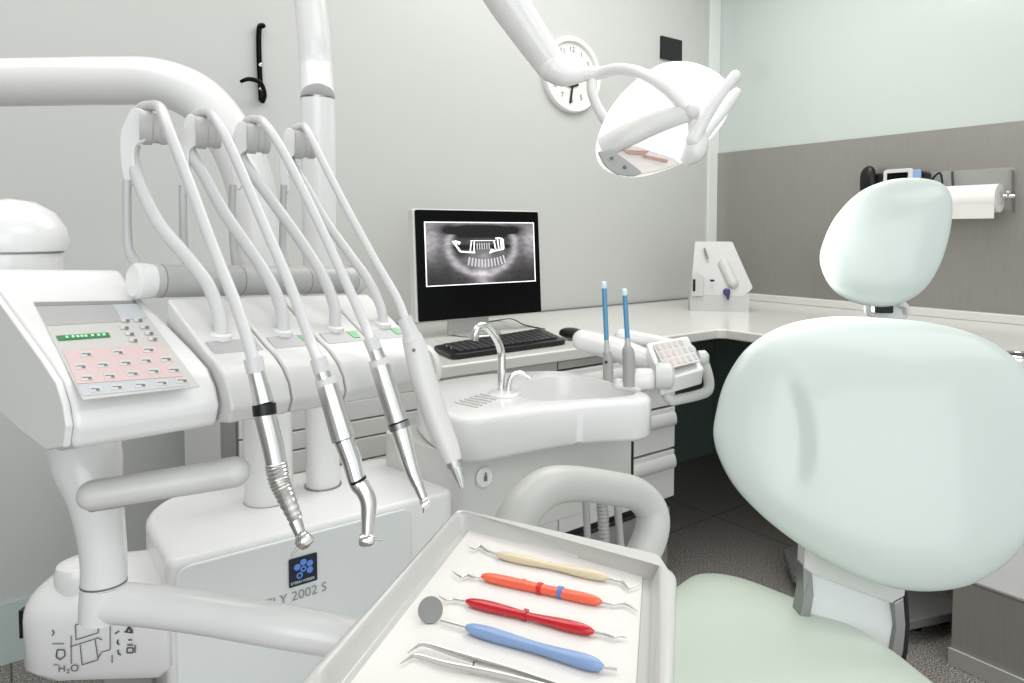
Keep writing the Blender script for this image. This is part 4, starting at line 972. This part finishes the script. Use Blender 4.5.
def scaler(label, m_, pts, rad, tips, rings_=()):
    t_ = thing('dental_scaler', I(pts[len(pts)//2][0], pts[len(pts)//2][1], 0), label, 'scaler')
    mk('handle', tube([I(*p_, rad_) for p_, rad_ in zip(pts, [.0046]*len(pts))], rad, 20, 6), m_, t_)
    for tp in tips: mk('tip', tube([I(x, y, .0035) for x, y in tp], [.0014]*(len(tp)-2)+[.001, .0004], 10, 6), 'steel', t_)
    for (x, y, x2, y2, r_, mm) in rings_: mk('ring', tube([I(x, y, .0046), I(x2, y2, .0046)], r_, 20, 1), mm, t_)
    return t_
h0 = [.0015, .0038, .0050, .0046, .0034, .0038, .0049, .0050, .0040, .0015]
def hpts(x0, y0, x1, y1, sag=0):
    ts = (0, .05, .16, .3, .47, .6, .75, .86, .95, 1)
    return [(x0+(x1-x0)*t, y0+(y1-y0)*t+sag*math.sin(math.pi*t)) for t in ts]
scaler('cream handled double ended scaler, top of the tray', 'cream', hpts(496, 554, 608, 578), h0, [[(497, 554), (487, 551), (480, 546), (475, 549), (469, 547)], [(607, 578), (614, 580), (622, 582), (629, 588), (640, 584)]], [(548.5, 565, 550, 565.4, .0038, 'cream')])
scaler('orange handled scaler with red and blue rings, second on the tray', 'orange', hpts(482, 576, 602, 602), [.002, .0042, .0051, .0050, .0046, .0046, .0050, .0050, .0040, .0015],
       [[(483, 576), (474, 577), (467, 575), (461, 577), (452, 571)], [(601, 602), (612, 604), (622, 603), (630, 606), (637, 611)]],
       [(522, 584.5, 525, 585, .0055, 'orange'), (538, 588, 542, 589, .0056, 'redring'), (558, 592, 563, 593, .0057, 'bluering')])
scaler('glossy red handled scaler, third on the tray between orange one and mirror', 'red', hpts(466, 601, 594, 632), h0, [[(467, 601), (459, 600), (453, 599), (446, 600), (439, 596)], [(593, 632), (604, 634), (614, 637), (620, 636), (627, 638)]], [(524, 614.5, 527, 615.3, .0052, 'red')])
mi = thing('mouth_mirror', I(520, 640, 0), 'round dental mirror with a pale blue handle on the tray', 'dental mirror')
mk('handle', tube([I(*p_, .0052) for p_ in hpts(466, 627, 603, 667)], [.002, .0045, .0056, .0052, .0044, .0046, .0054, .0058, .0048, .002], 20, 6), 'blue', mi)
mk('stem', tube([I(467, 627, .004), I(455, 624, .004), I(441, 620, .004)], .0013, 10, 3), 'steel', mi)
mk('end_pin', tube([I(602, 667, .004), I(617, 669, .004)], .0013, 10, 1), 'steel', mi)
mc = I(430.5, 616.5, .003); mn = (Z*.55-FW*.9).normalized(); mc = mc+Z*.006
mk('mirror_rim', lathe(mc, mn, [(.009, 0), (.0108, 0), (.0112, .001), (.0108, .002), (.0095, .002)], 32), 'steel_d', mi)
mk('mirror_disc', lathe(mc, mn, [(0, .0002), (.0102, .0002), (.0102, .0012), (0, .0012)], 32), 'mirror', mi)
tw = thing('tweezers', I(470, 665, 0), 'steel curved tip dental tweezers lying at the near end of the tray', 'tweezers')
mk('upper_leg', tube([I(408, 653, .003), I(416, 647, .004), I(425, 644.5, .005), (I(450, 652, .006)), I(480, 661, .006), I(515, 671, .005), I(560, 686, .004)], [.0006, .0012, .002, .003, .0035, .003, .003], 10, 6, flat=.5, up=Z), 'steel', tw)
mk('lower_leg', tube([I(400, 664, .003), I(408, 659, .003), I(417, 656, .003), I(445, 664, .004), I(480, 671, .004), I(515, 679, .004), I(558, 690, .004)], [.0006, .0012, .002, .0028, .003, .003, .003], 10, 6, flat=.5, up=Z), 'steel', tw)
mk('guide_pin', tube([I(474, 659, .005), I(473, 669, .004)], .0008, 8, 1), 'steel_d', tw)

# ------------------------------------------------------------------ light
def area(name, loc, rot, sx, sy, e, col=(1, 1, 1)):
    l = bpy.data.lights.new(name, 'AREA'); l.shape = 'RECTANGLE'; l.size = sx; l.size_y = sy; l.energy = e; l.color = col
    o = bpy.data.objects.new(name, l); C.objects.link(o); o.location = loc; o.rotation_euler = rot; return o
area('ceiling_light', (1.9, 1.3, HC-.06), (0, 0, 0), 1.6, 1.2, 32, (1, .99, .96))
area('ceiling_light', (-.2, 1.2, HC-.06), (0, 0, 0), 1.6, 1.2, 17, (1, .99, .97))
area('ceiling_light', (1.0, -1.2, HC-.06), (0, 0, 0), 2.0, 1.2, 20, (1, .99, .97))
area('fill_light', (-1.2, -1.9, 1.5), (math.radians(82), 0, math.radians(-30)), 2.6, 2.0, 34, (.96, .98, 1))  # unseen soft source added behind the camera as frontal fill
sp_ = bpy.data.lights.new('lamp_beam', 'SPOT'); sp_.energy = 22; sp_.spot_size = math.radians(60); sp_.spot_blend = .9; sp_.shadow_soft_size = .06
so_ = bpy.data.objects.new('lamp_beam', sp_); C.objects.link(so_); so_.location = P(640, 172, 1.38)
so_.rotation_euler = (hcen+RT*-.03-Z*.12-so_.location).to_track_quat('-Z', 'Y').to_euler()
wd_ = bpy.data.worlds.new('world'); bpy.context.scene.world = wd_; wd_.use_nodes = True
wd_.node_tree.nodes['Background'].inputs[0].default_value = (.93, .97, 1, 1); wd_.node_tree.nodes['Background'].inputs[1].default_value = 1.1
sc_ = bpy.context.scene
sc_.view_settings.view_transform = 'Standard'; sc_.view_settings.look = 'None'; sc_.view_settings.exposure = 0.06
GR = {'handpiece': 'handpieces hanging from the instrument console', 'scaler': 'double ended scalers on the tray', 'suction tube': 'suction tubes with blue tips', 'hose': 'suction hoses behind the armrest loop'}
for o in list(C.objects):
    if o.parent is None and o.get('category') in GR: o['group'] = GR[o['category']]
